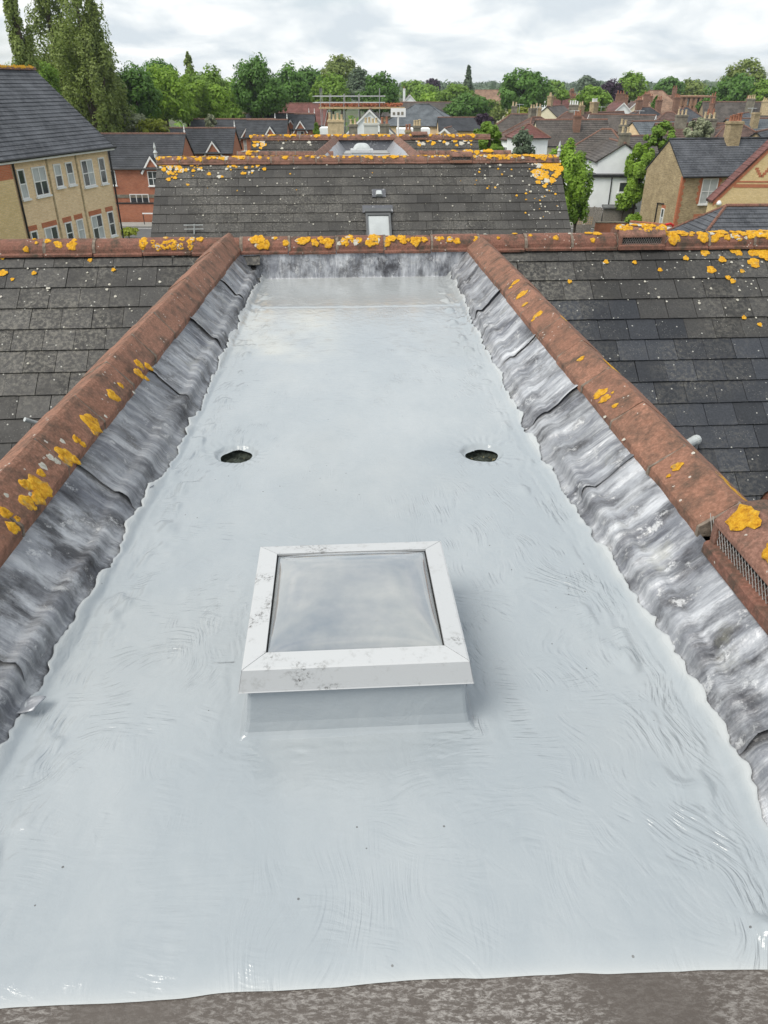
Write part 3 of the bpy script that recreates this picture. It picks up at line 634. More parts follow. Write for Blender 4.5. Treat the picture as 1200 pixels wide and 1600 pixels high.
# lead flashing and coating share one surface description
VL = [-2.0, 0.5, 1.76, 3.91, 6.0, 8.16, 9]; UL = [-1.16, -1.13, -1.077, -0.925, -0.86, -0.80, -0.79]
VRt = [-2.0, 0.5, 1.27, 1.62, 3.79, 6.0, 8.04, 9]; UR = [1.13, 1.13, 1.14, 1.165, 1.085, 1.14, 1.205, 1.21]
def edgeL(v): return np.interp(v, VL, UL) + 0.035 * fbm(v * 5.0, v * 0 + 3, 4) + 0.014 * fbm(v * 24, v * 0, 3)
def edgeR(v): return np.interp(v, VRt, UR) + 0.035 * fbm(v * 5.0, v * 0 + 9, 4) + 0.014 * fbm(v * 24, v * 0 + 7, 3)
def lead_ripple(v, q, side):
    w = v + 0.05 * (q - 0.5) * (1 if side > 0 else -0.6) + 0.02 * vnoise(v * 2, q * 2.5 + side * 9)
    def rid(x, y): return 0.5 - np.abs(2 * vnoise(x, y))          # sharp pleat crests
    big = 0.030 if side < 0 else 0.018
    r = big * vnoise(w * 4.5, q * 0.8 + side * 31) + 0.020 * rid(w * 8.5, q * 0.5 + side * 11) + 0.011 * rid(w * 19 + 7, q * 0.8 + side * 3) + 0.005 * vnoise(w * 44, q * 1.5 + side)
    r = r + 0.010 * np.maximum(vnoise(w * 9 + 50, q * 6 + side * 5) - 0.15, 0) * -2.0
    qc = 0.46 + 0.12 * vnoise(v * 2.2, v * 0 + side)
    step = 0.026 * (1 - sstep(-0.035, 0.035, q - qc)) * sstep(0.22, 0.36, q) * (0.9 + 0.8 * vnoise(v * 1.3, v * 0 + 4 + side))
    return r * sstep(0.14, 0.42, q) * sstep(1.02, 0.86, q) + step * sstep(1.02, 0.8, q)
def lead_pos(v, q, side):
    """q 0 at the foot (at the coating), 1 under the ridge; returns u, z"""
    if side > 0: ut = RU - 0.128 + 0 * v; uf = np.interp(v, VRt, UR) - 0.045
    else: ut = lcen(v) + 0.128; uf = np.interp(v, VL, UL) + 0.045
    zz = ZF - 0.004 + 0.272 * q - 0.018 * np.sin(math.pi * np.clip(q, 0, 1))
    d = np.where(q < 0, 0.0, lead_ripple(v, q, side)); zz = np.where(q < 0, ZF - 0.004, zz)
    sx = -side
    return uf + (ut - uf) * q + sx * 0.65 * d, zz + 0.75 * d
def lead_sheet(side, v0, v1, lift, mat):
    nv = max(8, int((v1 - v0) / 0.009)); nq = 34
    v = np.linspace(v0, v1, nv); q = np.linspace(-0.25, 1.0, nq); Vg, Q = np.meshgrid(v, q, indexing='ij')
    vv = Vg + 0.04 * (Q - 0.5) + 0.015 * fbm(Q * 4, Q * 0 + v0, 2)
    u, z = lead_pos(vv, Q, side); lip = lift * sstep(0.0, 0.35, Q) + 0.020 * sstep(v0 + 0.08, v0, Vg) * (0.5 + 1.0 * np.clip(vnoise(Q * 3 + v0, Q * 0) + 0.5, 0, 1)) * sstep(0.2, 0.4, Q); u = u - side * 0.6 * lip; z = z + 0.7 * lip
    P = np.stack([u, vv, z + CAMZ], -1).reshape(-1, 3); idx = np.arange(nv * nq).reshape(nv, nq)
    F = np.stack([idx[:-1, :-1], idx[1:, :-1], idx[1:, 1:], idx[:-1, 1:]], -1).reshape(-1, 4)
    if side > 0: F = F[:, ::-1]
    F2 = F[:0]
    uvc = np.stack([vv.ravel(), Q.ravel()], 1); pass
    link('lead_sheet', npmesh('lead_sheet', P, np.vstack([F, F2]), True, uvc), mat, b1, off1)
cutsR = [-1.6, 0.62, 1.52, 3.08, 4.0, 5.02, 6.3, 8.22]
cutsL = [-1.6, 0.7, 1.95, 3.15, 4.45, 5.6, 6.9, 8.3]
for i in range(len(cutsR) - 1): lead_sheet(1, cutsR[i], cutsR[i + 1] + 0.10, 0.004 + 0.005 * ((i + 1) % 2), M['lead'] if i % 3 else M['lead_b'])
for i in range(len(cutsL) - 1): lead_sheet(-1, cutsL[i], cutsL[i + 1] + 0.10, 0.004 + 0.005 * (i % 2), M['lead_c'] if i % 2 else M['lead_d'])  # left flashing uses the leads with shade mixed into the colour
# end flashing
for ua, ub in ((-1.05, 0.35), (0.30, 1.45)):
    nu, nq = 90, 14; u = np.linspace(ua, ub, nu); q = np.linspace(-0.3, 1, nq); U, Q = np.meshgrid(u, q, indexing='ij')
    d = 0.010 * vnoise(U * 5, Q * 1.5) + 0.004 * vnoise(U * 17, Q * 2)
    v = 8.08 + 0.055 * np.clip(Q, 0, 1) - (Q < 0) * (-Q) * 0.15 - d; z = np.where(Q < 0, ZF - 0.003, ZF - 0.003 + Q * 0.30)
    P = np.stack([U, v, z + CAMZ], -1).reshape(-1, 3); idx = np.arange(nu * nq).reshape(nu, nq)
    F = np.stack([idx[:-1, :-1], idx[1:, :-1], idx[1:, 1:], idx[:-1, 1:]], -1).reshape(-1, 4)
    link('lead_sheet', npmesh('lead_sheet', P, F, True, np.stack([U.ravel() + 40, Q.ravel()], 1)), M['lead'], b1, off1)
# deck below, old felt near the camera
MB().box(-1.35, 1.6, -2.0, 8.3, CAMZ + ZF - 0.28, CAMZ + ZF - 0.125).build('roof_deck', M['felt'], b1, off1)
nu, nv = 60, 70; u = np.linspace(-1.3, 1.4, nu); v = np.linspace(-1.5, 1.4, nv); U, Vv = np.meshgrid(u, v, indexing='ij')
Z = CAMZ + ZF - 0.006 + 0.004 * fbm(U * 3, Vv * 3, 3); idx = np.arange(nu * nv).reshape(nu, nv)
F = np.stack([idx[:-1, :-1], idx[1:, :-1], idx[1:, 1:], idx[:-1, 1:]], -1).reshape(-1, 4)
link('old_roof_felt', npmesh('old_roof_felt', np.stack([U, Vv, Z], -1).reshape(-1, 3), F, True), M['felt'], b1, off1)

SKU, SKV, SKW = 0.0215, 2.056, 0.345         # skylight centre, half width of frame
DR = [(-0.604, 3.84), (0.787, 3.77)]
def coat_mesh():
    nu = 300
    vs = [0.93]
    while vs[-1] < 8.12: vs.append(vs[-1] + 0.0045 + 0.0016 * vs[-1])
    v = np.array(vs); nv = len(v); s = np.linspace(0, 1, nu)
    s = s + 0.10 * np.sin(2 * np.pi * s) / (2 * np.pi) * -1.0 * 0 
    eL, eR = edgeL(v), edgeR(v)
    U = eL[:, None] + (eR - eL)[:, None] * s[None, :]; V = np.repeat(v[:, None], nu, 1)
    near = sstep(1.15, 0.93, V)               # ragged near edge
    wob = 0.02 * fbm(U * 2.2, U * 0 + 1, 4) + 0.010 * np.sin(U * 2.0 + 1.0) - 0.016 * U
    V = V + near * wob
    far = sstep(7.95, 8.12, V); V = V + far * (0.02 * fbm(U * 4, U * 0 + 5, 4))
    for (du, dv) in DR:                       # draw the rim vertices onto a clean, slightly uneven outline
        a_ = np.arctan2(V - dv, U - du); r_ = np.sqrt((U - du) ** 2 + (V - dv) ** 2); rim = 0.090 * (1 + 0.05 * np.sin(2 * a_ + du) + 0.03 * np.sin(5 * a_))
        m = np.abs(r_ - rim) < 0.0062; f_ = np.where(m, rim / np.maximum(r_, 1e-6), 1.0); U = du + (U - du) * f_; V = dv + (V - dv) * f_
    dl, dr = U - np.interp(V, VL, UL), np.interp(V, VRt, UR) - U
    de = np.minimum(dl, dr)
    z = np.zeros_like(U); floor_ = np.full_like(U, -1.0)
    # follow the lead at the sides
    for side, d in ((1, dr), (-1, dl)):
        if side > 0: ut = RU - 0.128; uf = np.interp(V, VRt, UR) - 0.045
        else: ut = lcen(V) + 0.128; uf = np.interp(V, VL, UL) + 0.045
        q = (U - uf) / (ut - uf); qq = np.clip(q, 0, 1)
        zl = 0.272 * qq - 0.018 * np.sin(math.pi * qq) + 0.75 * lead_ripple(V, qq, side) * (q > 0) + 0.008 * (q > -0.3)
        floor_ = np.maximum(floor_, zl); z = np.maximum(z, 0.006 + zl * sstep(-0.15, 0.12, q))
    # thick ropey brush work: ridges that follow the edges, swirls round the kerb, flat middle
    wx = U + 0.10 * fbm(U * 2.5, V * 2.5, 3); wy = V + 0.10 * fbm(U * 2.5 + 40, V * 2.5 + 9, 3)
    mE = np.exp(-((de - 0.07) / 0.085) ** 2)
    phE = de * 150 + 9 * fbm(U * 3.5, V * 3.0, 3) 
    z += 0.0085 * mE * vnoise(de * 42 + 3 * fbm(U * 3.5, V * 3.0, 3), V * 4.5 + np.sign(U) * 40)
    z += 0.008 * mE * np.clip(fbm(U * 13, V * 9, 3), -0.25, 1)
    blob = np.clip(fbm(U * 10 + 20, V * 7, 2) - 0.20, 0, 1) * np.exp(-((de - 0.13) / 0.09) ** 2); z += 0.062 * blob
    m2 = np.clip(fbm(U * 1.5 + 3, V * 1.1 + 8, 3) * 2.2 + 0.25, 0, 1) * sstep(0.0, 0.12, de)
    nearw = 0.25 + 0.75 * sstep(5.5, 2.0, V)
    rip = 0
    for ang, fx, fy, sd in ((1.35, 30, 3.2, 3), (-1.30, 30, 3.2, 61), (0.25, 34, 3.6, 17), (-0.35, 26, 3.0, 29)):
        ca, sa_ = math.cos(ang), math.sin(ang); al = wx * ca + wy * sa_; ac = -wx * sa_ + wy * ca
        wgt = np.clip(fbm(U * 1.6 + sd, V * 1.25 + sd * 2, 3) * 2.4 - 0.05 + 0.5 * (np.abs(ang) > 1) * (np.abs(U) - 0.5), 0, 1)
        n_ = vnoise(ac * fx + 1.2 * fbm(U * 5 + sd, V * 5, 2), al * fy + sd) + 0.5 * vnoise(ac * fx * 2.1, al * fy * 1.6 + sd)
        rip = rip + wgt * n_
    z += 0.0028 * (0.35 + 0.65 * m2) * nearw * rip
    # round the kerb of the skylight
    dk = np.maximum(np.abs(U - SKU), np.abs(V - SKV)) - (SKW - 0.01)
    rk = np.sqrt((U - SKU) ** 2 + (V - SKV) ** 2)
    mk = np.exp(-((dk - 0.07) / 0.06) ** 2); z += 0.006 * mk * vnoise(dk * 48 + 2 * fbm(U * 4, V * 4, 3), np.arctan2(V - SKV, U - SKU) * 3.5)
    z += 0.02 * np.exp(-np.clip(dk + 0.0, 0, 1) / 0.018) * (dk > -0.05)
    # puddles and laps
    z += 0.004 * fbm(U * 0.9, V * 0.7, 3)
    z += 0.003 * sstep(-0.01, 0.01, V - 6.9 - 0.03 * fbm(U * 2, U * 0, 3)) 
    # drains
    for (du, dv) in DR:
        r = np.sqrt((U - du) ** 2 + ((V - dv)) ** 2); rr = r + 0.02 * fbm(np.arctan2(V - dv, U - du) * 2, r * 3, 2)
        z += -0.030 * np.exp(-(rr / 0.18) ** 2) - 0.022 * sstep(0.125, 0.088, rr) + 0.003 * np.exp(-((r - 0.16) / 0.03) ** 2) * np.sin(np.arctan2(V - dv, U - du) * 22 + 5 * fbm(U * 8, V * 8, 2))
    near_edge = (dl < 0.10) | (dr < 0.10); z = np.where(near_edge, np.maximum(z, floor_), z)
    Pz = CAMZ + ZF + 0.004 + z
    # thick rolled lip at all borders
    e = np.zeros_like(U); e[:, 0] = e[:, -1] = 1; e[0, :] = 1; e[-1, :] = 1
    Pz = np.where(e > 0, Pz - 0.008, Pz); rmp = sstep(0.0, 0.07, (v - v[0]))[:, None]; Pz = (CAMZ + ZF - 0.002) * (1 - rmp) + Pz * rmp
    P = np.stack([U, V, Pz], -1).reshape(-1, 3)
    idx = np.arange(nv * nu).reshape(nv, nu); F = np.stack([idx[:-1, :-1], idx[:-1, 1:], idx[1:, 1:], idx[1:, :-1]], -1).reshape(-1, 4)
    ctr = P[F].mean(1); keep = np.ones(len(F), bool)
    for (du, dv) in DR:
        a = np.arctan2(ctr[:, 1] - dv, ctr[:, 0] - du); rr = np.sqrt((ctr[:, 0] - du) ** 2 + (ctr[:, 1] - dv) ** 2)
        keep &= rr > 0.0885 * (1 + 0.05 * np.sin(2 * a + du) + 0.03 * np.sin(5 * a))
    keep &= ~((np.abs(ctr[:, 0] - SKU) < SKW - 0.05) & (np.abs(ctr[:, 1] - SKV) < SKW - 0.05))
    me = npmesh('roof_coating', P, F[keep], True)
    def vattr(n, a, b):
        at_ = me.attributes.new(n, 'FLOAT_VECTOR', 'POINT'); at_.data.foreach_set('vector', np.ascontiguousarray(np.stack([a, b, np.zeros_like(a)], -1).reshape(-1), dtype=np.float32))
    def attr(n, v):
        at_ = me.attributes.new(n, 'FLOAT', 'POINT'); at_.data.foreach_set('value', np.ascontiguousarray(np.broadcast_to(v, U.shape).ravel(), dtype=np.float32))
    tp = 2 * math.pi
    jit = 5.0 * fbm(U * 6 + 77, V * 5.5 + 3, 3) + 1.5 * fbm(U * 27, V * 23, 2)
    fade = 0.35 + 0.65 * sstep(6.5, 2.5, V)
    def patch(sd, f, lo, hi): return sstep(lo, hi, fbm(U * f + sd, V * f * 0.8 + sd * 1.7, 3))
    def brk(sd): return np.clip(0.30 + 2.0 * fbm(U * 13 + sd * 3, V * 10 + sd, 3), 0, 1)
    # 0: ropey lines that run with the side edges
    attr('ph0', tp / 0.026 * (de + 0.10 * fbm(U * 3.0, V * 2.6, 3) + 0.03 * fbm(U * 9, V * 8, 2)) + jit)
    attr('amp0', 0.0036 * brk(3) * np.exp(-((de - 0.12) / 0.11) ** 2) * (0.25 + 0.75 * patch(4, 3.0, -0.2, 0.2)) * fade)
    # 1: swirling brush packets over the sides and near part
    S1 = U * 0.85 + V * 0.35 * np.tanh((U - 0.05) * 2.5) + 0.30 * fbm(U * 2.0 + 11, V * 1.7, 3)
    attr('ph1', tp / 0.021 * S1 + jit)
    attr('amp1', 0.0032 * brk(8) * patch(21, 1.9, -0.3, 0.25) * sstep(0.03, 0.16, de) * (0.3 + 0.7 * sstep(0.15, 0.6, np.abs(U - 0.05))) * fade)
    # 2: cross strokes, near and far
    S2 = V + 0.22 * U + 0.26 * fbm(U * 1.8 + 37, V * 2.0 + 5, 3)
    attr('ph2', tp / 0.030 * S2 + jit)
    attr('amp2', 0.0030 * brk(15) * patch(53, 1.7, -0.28, 0.3) * sstep(0.03, 0.16, de) * (0.25 + 0.75 * sstep(4.5, 2.2, V)))
    # 3: rings hugging the kerb
    attr('ph3', tp / 0.024 * (np.sqrt(np.maximum(np.abs(U - SKU) - 0.28, 0) ** 2 + np.maximum(np.abs(V - SKV) - 0.28, 0) ** 2) + 0.07 * fbm(U * 4 + 2, V * 4, 3)) + jit)
    attr('amp3', 0.0030 * brk(25) * np.exp(-(np.maximum(dk, 0) / 0.16) ** 2) * (0.3 + 0.7 * patch(71, 3.0, -0.2, 0.25)))
    wv = 0.12 * fbm(U * 3.0, V * 2.6, 3)
    vattr('bc0', (de + wv) * 52, V * 6 + np.sign(U - SKU) * 30); vattr('bc1', S1 * 50, (V - 0.4 * U + 0.2 * fbm(U * 2, V * 2, 2)) * 6 + 60)
    vattr('bc2', S2 * 42, U * 6 + 120); vattr('bc3', (dk + wv) * 50, np.arctan2(V - SKV, U - SKU) * 3.0 + 200)
    attr('pale', 0.75 * np.exp(-((U + 0.45) / 0.42) ** 4) * sstep(5.35, 5.6, V + 0.15 * fbm(U * 3, V * 3, 3)) * sstep(6.95, 6.75, V) * (0.6 + fbm(U * 4, V * 3, 3)).clip(0, 1))  # bright sky sheen painted as a paler, milky patch of coating colour
    band = sstep(-0.02, 0.02, V - 6.95 - 0.05 * fbm(U * 1.5, U * 0 + 2, 3)) * 0.5 + 0.15 * patch(90, 1.1, 0.15, 0.5)
    attr('tone', np.clip(band, 0, 1))
    attr('dry', np.maximum(sstep(0.035, -0.005, de + 0.02 * fbm(U * 12, V * 12, 2)) * 0.85, 0.9 * np.exp(-np.arange(nv) / 3.0)[:, None] * np.ones_like(U)))
    return me
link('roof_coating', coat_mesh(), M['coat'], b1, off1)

# ---------- drains
for i, (du, dv) in enumerate(DR):
    loc = RZ @ Vector((du, dv, 0)); loc.z = CAMZ + ZF
    t_ = empty('roof_drain', loc, YAW, ['sunken oval drain hole beside the darker bluish lead flashing', 'sunken oval drain hole beside the brighter silvery lead flashing'][i], 'drain', 'drain holes in the coated roof')
    mb = MB(); n = 20; rings = []
    for r_, z_ in ((0.122, -0.052), (0.105, -0.066), (0.095, -0.085), (0.05, -0.10), (0.012, -0.102)):
        rings.append([(r_ * math.cos(2 * math.pi * k / n), r_ * math.sin(2 * math.pi * k / n), z_) for k in range(n)])
    mb.loft(rings, cap=False); mb.build('drain_bowl', M['grime'], t_, smooth=True)
    lf = MB(); r4 = random.Random(i + 40)
    for k in range(46):
        a = r4.uniform(0, 6.28); rr = 0.085 * math.sqrt(r4.random()); m = Tr(rr * math.cos(a), rr * math.sin(a), -0.078 + r4.uniform(-0.008, 0.014)) @ Euler((r4.uniform(-0.8, 0.8), r4.uniform(-0.8, 0.8), a)).to_matrix().to_4x4()
        s4 = r4.uniform(0.006, 0.016); lf.add([m @ Vector(p_) for p_ in ((-s4, 0, 0), (0, -s4 * 0.4, 0.002), (s4, 0, 0), (0, s4 * 0.4, 0.002))], [(0, 1, 2, 3)])
    lf.build('leaf_litter', M['litter'], t_, kind='stuff')
    g = MB()
    for k in range(7):
        a = math.pi * k / 7; g.tube([(0.09 * math.cos(a), 0.09 * math.sin(a), -0.085), (0.045 * math.cos(a), 0.045 * math.sin(a), -0.06), (0, 0, -0.055), (-0.045 * math.cos(a), -0.045 * math.sin(a), -0.06), (-0.09 * math.cos(a), -0.09 * math.sin(a), -0.085)], 0.004, 5)
    g.build('leaf_grate', M['grime'], t_, kind='stuff')

# ---------- skylight
def skylight(loc, rz, label, S=1.0, hk=0.275, domeh=0.085, base=None):
    sk = empty('skylight', loc, rz, label, 'skylight'); sk.scale = (S, S, S)
    w = SKW
    k = MB(); b0, b1_ = w + 0.005, w - 0.03
    rings = []
    for o_, z_ in ((0.075, -0.006), (0.045, 0.003), (0.022, 0.012), (0.008, 0.032), (0.0, 0.065), (-0.02, hk - 0.03)):
        q = b0 + o_; rings.append([(-q, -q, z_), (q, -q, z_), (q, q, z_), (-q, q, z_)])
    k.loft(rings); bevel(k.build('kerb', base or M['coat_kerb'], sk), 0.012, 2)
    fw = 0.068; zt = hk; wi = w - fw
    for i in range(4):
        m = Matrix.Rotation(math.pi / 2 * i, 4, 'Z'); g = 0.0012
        pr_o = [(w + 0.016, zt - 0.075), (w + 0.014, zt - 0.072), (w, zt), (w - 0.006, zt + 0.003), (wi, zt + 0.010), (wi, zt - 0.012), (w - 0.01, zt - 0.02), (w + 0.010, zt - 0.075)]
        f = MB(); f.loft([[(-x + g, -x, z) for x, z in pr_o], [(x - g, -x, z) for x, z in pr_o]])
        f.build('frame_rail', M['alu'], sk, m)
    q = wi + 0.002; gk = MB()
    for i in range(4):
        m = Matrix.Rotation(math.pi / 2 * i, 4, 'Z')
        gk.box(-q, q, -q, -q + 0.012, zt - 0.03, zt + 0.0005, m)
    gk.build('gasket', M['black'], sk)
    n = 40; x = np.linspace(-1, 1, n); X, Y = np.meshgrid(x, x, indexing='ij'); r = wi - 0.005
    hz = (1 - np.abs(X) ** 3.2) ** 0.75 * (1 - np.abs(Y) ** 3.2) ** 0.75
    Z = zt + 0.004 + domeh * hz; ed = np.maximum(np.abs(X), np.abs(Y)) > 0.999; Z = np.where(ed, zt + 0.001, Z)
    idx = np.arange(n * n).reshape(n, n); F = np.stack([idx[:-1, :-1], idx[1:, :-1], idx[1:, 1:], idx[:-1, 1:]], -1).reshape(-1, 4)
    link('dome', npmesh('dome', np.stack([X * r, Y * r, Z], -1).reshape(-1, 3), F, True), M['dome'] if base is None else base, sk)
    return sk
loc = RZ @ Vector((SKU, SKV, 0)); loc.z = CAMZ + ZF
skylight(loc, YAW, 'square white-framed dome skylight standing on a grey kerb in the wet roof coating', domeh=0.055)

# loose lead flaps on the edges
for (px, py, r, lab) in ((228, 765, 0.03, 'small bent scrap of lead lifting at the edge of the coating'), (42, 1105, 0.045, 'crumpled foil-like scrap stuck at the coating edge near the dark lead')):
    u, v = uv_at(px, py, ZF + 0.035); p = RZ @ Vector((u, v, 0)); p.z = CAMZ + ZF + 0.045
    n = 6; xs = np.linspace(-1, 1, n); X, Y = np.meshgrid(xs, xs, indexing='ij'); Z = 0.35 * vnoise(X * 1.7 + px, Y * 1.7) + 0.25 * X
    P = np.stack([X * r + 0.2 * r * Y, Y * r * 0.7, Z * r], -1).reshape(-1, 3); idx = np.arange(n * n).reshape(n, n)
    F = np.stack([idx[:-1, :-1], idx[1:, :-1], idx[1:, 1:], idx[:-1, 1:]], -1).reshape(-1, 4)
    o = link('lead_scrap', npmesh('lead_scrap', P, F), M['lead']); o.location = p; sm = o.modifiers.new('thick', 'SOLIDIFY'); sm.thickness = 0.004
    tag(o, lab, 'scrap')
# flue pipes poking up beyond the parapet ridges
for px, py, lab in ((1086, 688, 'short pale grey flue cowl lying on the bluish tiles beyond the ridge'), (66, 664, 'small white pipe end peeking over the terracotta ridge above the tiles')):
    p = hit_plane(px, py, P1 + n1_ * 0.09, n1_); p = RZ @ p; p.z += CAMZ
    r = 0.042 if px > 600 else 0.02
    f = empty('flue_pipe', p, YAW, lab, 'pipe')
    d = Vector((-0.3, -0.25, 0.02)) if px > 600 else Vector((-0.1, -0.1, 0.1))
    MB().tube([d, (0.0, 0, 0)], r, 14).build('pipe', M['greypipe'], f, smooth=False); MB().tube([(-0.012, -0.01, 0), (0.028, 0.023, -0.004)], r * 1.15, 14).build('collar', M['greypipe'], f)
    MB().box(-0.06, 0.03, -0.02, 0.07, -0.09, -0.02).build('flashing', M['lead'], f)

# ---------- building two (the twin behind)
VR2, ZR2 = 18.38, -1.40
b2 = empty('apartment_building', RZ @ Vector((0.7, 20.5, 0)), YAW, 'apartment building behind the near ridge, its lichened tile slope carrying a roof window', 'building')
off2 = Tr(-0.7, -20.5, 0)
U20, U21 = -3.9, 5.1
tiled_slope(b2, off2, U20, U21, VR2, ZR2, 9, lambda u, d: True, lambda u, d: 'tile_far', 15)
back_slope(b2, off2, U20, U21, VR2, ZR2, 2.2, M['tile_far'])
range_walls(b2, off2, U20, U21, VR2, ZR2, 3.8, M['yellow'])
V2V = (2.6, 3.1)
transverse_ridge(b2, off2, U21 - 9.0, U21, VR2, ZR2, 0.5, ROUND_OLD, skip=[V2V])
vent_ridge(b2, off2, False, V2V[0], V2V[1], VR2, ZR2, M['terra'], 0.03)
WELL2L = lambda v: -0.52 + (v - 18.6) * 0.075
long_ridge(b2, off2, WELL2L, 18.9, 26.1, -1.43, 0.52, ANGLE_OLD)
long_ridge(b2, off2, lambda v: 2.02, 18.9, 26.1, -1.43, 0.52, ANGLE_OLD)
M['flat2'] = plain('old_light_roof', (0.42, 0.43, 0.43), 0.35, 0.3, 1.2)
MB().box(-0.45, 1.95, 18.6, 26.0, CAMZ - 2.2, CAMZ - 1.82).build('flat_roof', M['flat2'], b2, off2)
for sgn, f in ((-1, lambda v: WELL2L(v) + 0.14), (1, lambda v: 2.02 - 0.14)):
    for v0 in np.arange(18.8, 25.9, 1.2):
        v1 = v0 + 1.21; k = -sgn
        MB().add([(f(v0), v0, CAMZ - 1.55), (f(v1), v1, CAMZ - 1.55), (f(v1) + k * 0.22, v1, CAMZ - 1.815), (f(v0) + k * 0.22, v0, CAMZ - 1.815)], [(0, 1, 2, 3) if sgn > 0 else (3, 2, 1, 0)]).build('lead_sheet', M['lead'], b2, off2)
MB().add([(-0.2, 25.85, CAMZ - 1.815), (1.95, 25.85, CAMZ - 1.815), (1.95, 25.95, CAMZ - 1.53), (-0.2, 25.95, CAMZ - 1.53)], [(0, 1, 2, 3)]).build('lead_sheet', M['lead_b'], b2, off2)
for v0 in (20.5, 22.4, 24.3):
    MB().box(-0.3, 1.9, v0, v0 + 0.05, CAMZ - 1.83, CAMZ - 1.80).build('roof_seam', M['felt'], b2, off2)
VR3, ZR3 = 26.0, -1.38
U30, U31 = -2.55, 4.55
def coarse_slope(root, off, u0, u1, vr, zr, rows):     # small in the picture: tiles joined
    P, e2, n = slope_frame(vr, zr); mb = MB()
    for k in range(rows):
        d = (k + 1) * GA; u = u0 - (TW / 2 if k % 2 else 0)
        while u < u1:
            a, b = max(u + 0.003, u0), min(u + TW - 0.003, u1); u += TW
            if b - a < 0.02: continue
            h = 0.012 + random.uniform(0, 0.005)
            q0 = P - e2 * d + n * h; q1 = P - e2 * (d - GA - 0.05) + n * (h - 0.016); q2 = P - e2 * d + n * (h - 0.02)
            mb.add([(a, q0.y, CAMZ + q0.z), (b, q0.y, CAMZ + q0.z), (b, q1.y, CAMZ + q1.z), (a, q1.y, CAMZ + q1.z), (a, q2.y, CAMZ + q2.z), (b, q2.y, CAMZ + q2.z)], [(0, 1, 2, 3), (4, 5, 1, 0)])
    mb.build('tiles', M['tile_far'], root, off, kind='stuff')
coarse_slope(b2, off2, U30, -0.2, VR3, ZR3, 12); coarse_slope(b2, off2, 2.1, U31, VR3, ZR3, 12)
back_slope(b2, off2, U30, U31, VR3, ZR3, 3.6, M['tile_far']); [range_walls(b2, off2, a_, b_, VR3, ZR3, 3.0, M['yellow']) for a_, b_ in ((U30, -0.1), (2.1, U31))]
transverse_ridge(b2, off2, U30, U31, VR3, ZR3, 0.5, ROUND_OLD, skip=[(2.45, 2.95)]); vent_ridge(b2, off2, False, 2.45, 2.95, VR3, ZR3, M['terra'], 0.04)
for ua, ub in ((-2.5, -0.42), (2.2, 4.3)):
    transverse_ridge(b2, off2, ua, ub, 21.6, -1.53, 0.5, ROUND_OLD)
    coarse_slope(b2, off2, ua, ub, 21.6, -1.53, 8); back_slope(b2, off2, ua, ub, 21.6, -1.53, 2.0, M['tile_far'])
# roof window, vent tile, aerial on building two
P2, e22, n2_ = slope_frame(VR2, ZR2)
def on2(px, py, h=0.0): return hit_plane(px, py, P2 + n2_ * (0.015 + h), n2_)
def slope_M(p): return off2 @ Matrix(((1, 0, 0, p.x), (0, e22.y, n2_.y, p.y), (0, e22.z, n2_.z, CAMZ + p.z), (0, 0, 0, 1)))
c = on2(591, 345)
rw = MB()
for (x0, x1, y0, y1) in ((-0.27, -0.225, -0.75, 0.10), (0.225, 0.27, -0.75, 0.10), (-0.27, 0.27, 0.10, 0.16), (-0.27, 0.27, -0.82, -0.75)): rw.box(x0, x1, y0, y1, -0.02, 0.07)
rwo = rw.build('roof_window', M['darkgrey'], b2, slope_M(c)); MB().box(-0.223, 0.223, -0.748, 0.098, 0.0, 0.04).build('pane', M['curtain'], rwo)
MB().box(-0.285, 0.285, 0.165, 0.26, 0.0, 0.10).build('window_hood', M['darkgrey'], rwo); MB().box(-0.33, 0.33, 0.22, 0.42, -0.012, 0.012).build('flashing', M['lead_b'], rwo)
c = on2(592, 303)
vt = MB().box(-0.15, 0.15, -0.09, 0.13, -0.01, 0.012).build('vent_tile', M['tile'] if False else M['lead_b'], b2, slope_M(c)); vh = MB()
vh.loft([[(x, -0.085, z) for x, z in ((-0.075, 0.01), (-0.075, 0.06), (-0.05, 0.085), (0.05, 0.085), (0.075, 0.06), (0.075, 0.01))], [(x, 0.05, z) for x, z in ((-0.06, 0.01), (-0.06, 0.04), (-0.04, 0.055), (0.04, 0.055), (0.06, 0.04), (0.06, 0.01))]])
vh.build('vent_cowl', M['greypipe'], vt)
lm = MB(); pl = MB()
ridge_lichen(VR2, ZR2, U20, U21, 24, lm, pl, 0.022, 0.05, (-25, 45)); ridge_lichen(VR2, ZR2, 3.4, U21, 34, lm, pl, 0.03, 0.065, (-10, 60)); ridge_lichen(VR2, ZR2, U20, -1.6, 14, lm, pl, 0.025, 0.055, (-10, 55))
ridge_lichen(VR3, ZR3, U30, U31, 22, lm, pl, 0.03, 0.065, (-20, 50)); ridge_lichen(21.6, -1.53, 2.8, 4.2, 12, lm, pl, 0.05, 0.1, (-10, 60)); ridge_lichen(21.6, -1.53, -2.5, -1.8, 9, lm, pl, 0.05, 0.1, (-10, 60))
def slope_lichen(n, x0, x1, sy, y0, big, P, nn, orange, vr=None):
    for _ in range(n):
        px, py = rl.uniform(x0, x1), y0 + abs(rl.gauss(0, sy))
        if py > 362: continue
        p = hit_plane(px, py, P + nn * 0.016, nn); r = rl.uniform(0.35, 1.0) * big
        lichen_blob(lm if rl.random() < orange else pl, p + Vector((0, 0, CAMZ)), nn, r, h=0.005, rn=rl)
slope_lichen(75, 836, 877, 16, 251, 0.085, P2, n2_, 0.85); slope_lichen(60, 250, 285, 12, 252, 0.06, P2, n2_, 0.8); slope_lichen(35, 740, 850, 25, 255, 0.03, P2, n2_, 0.4)
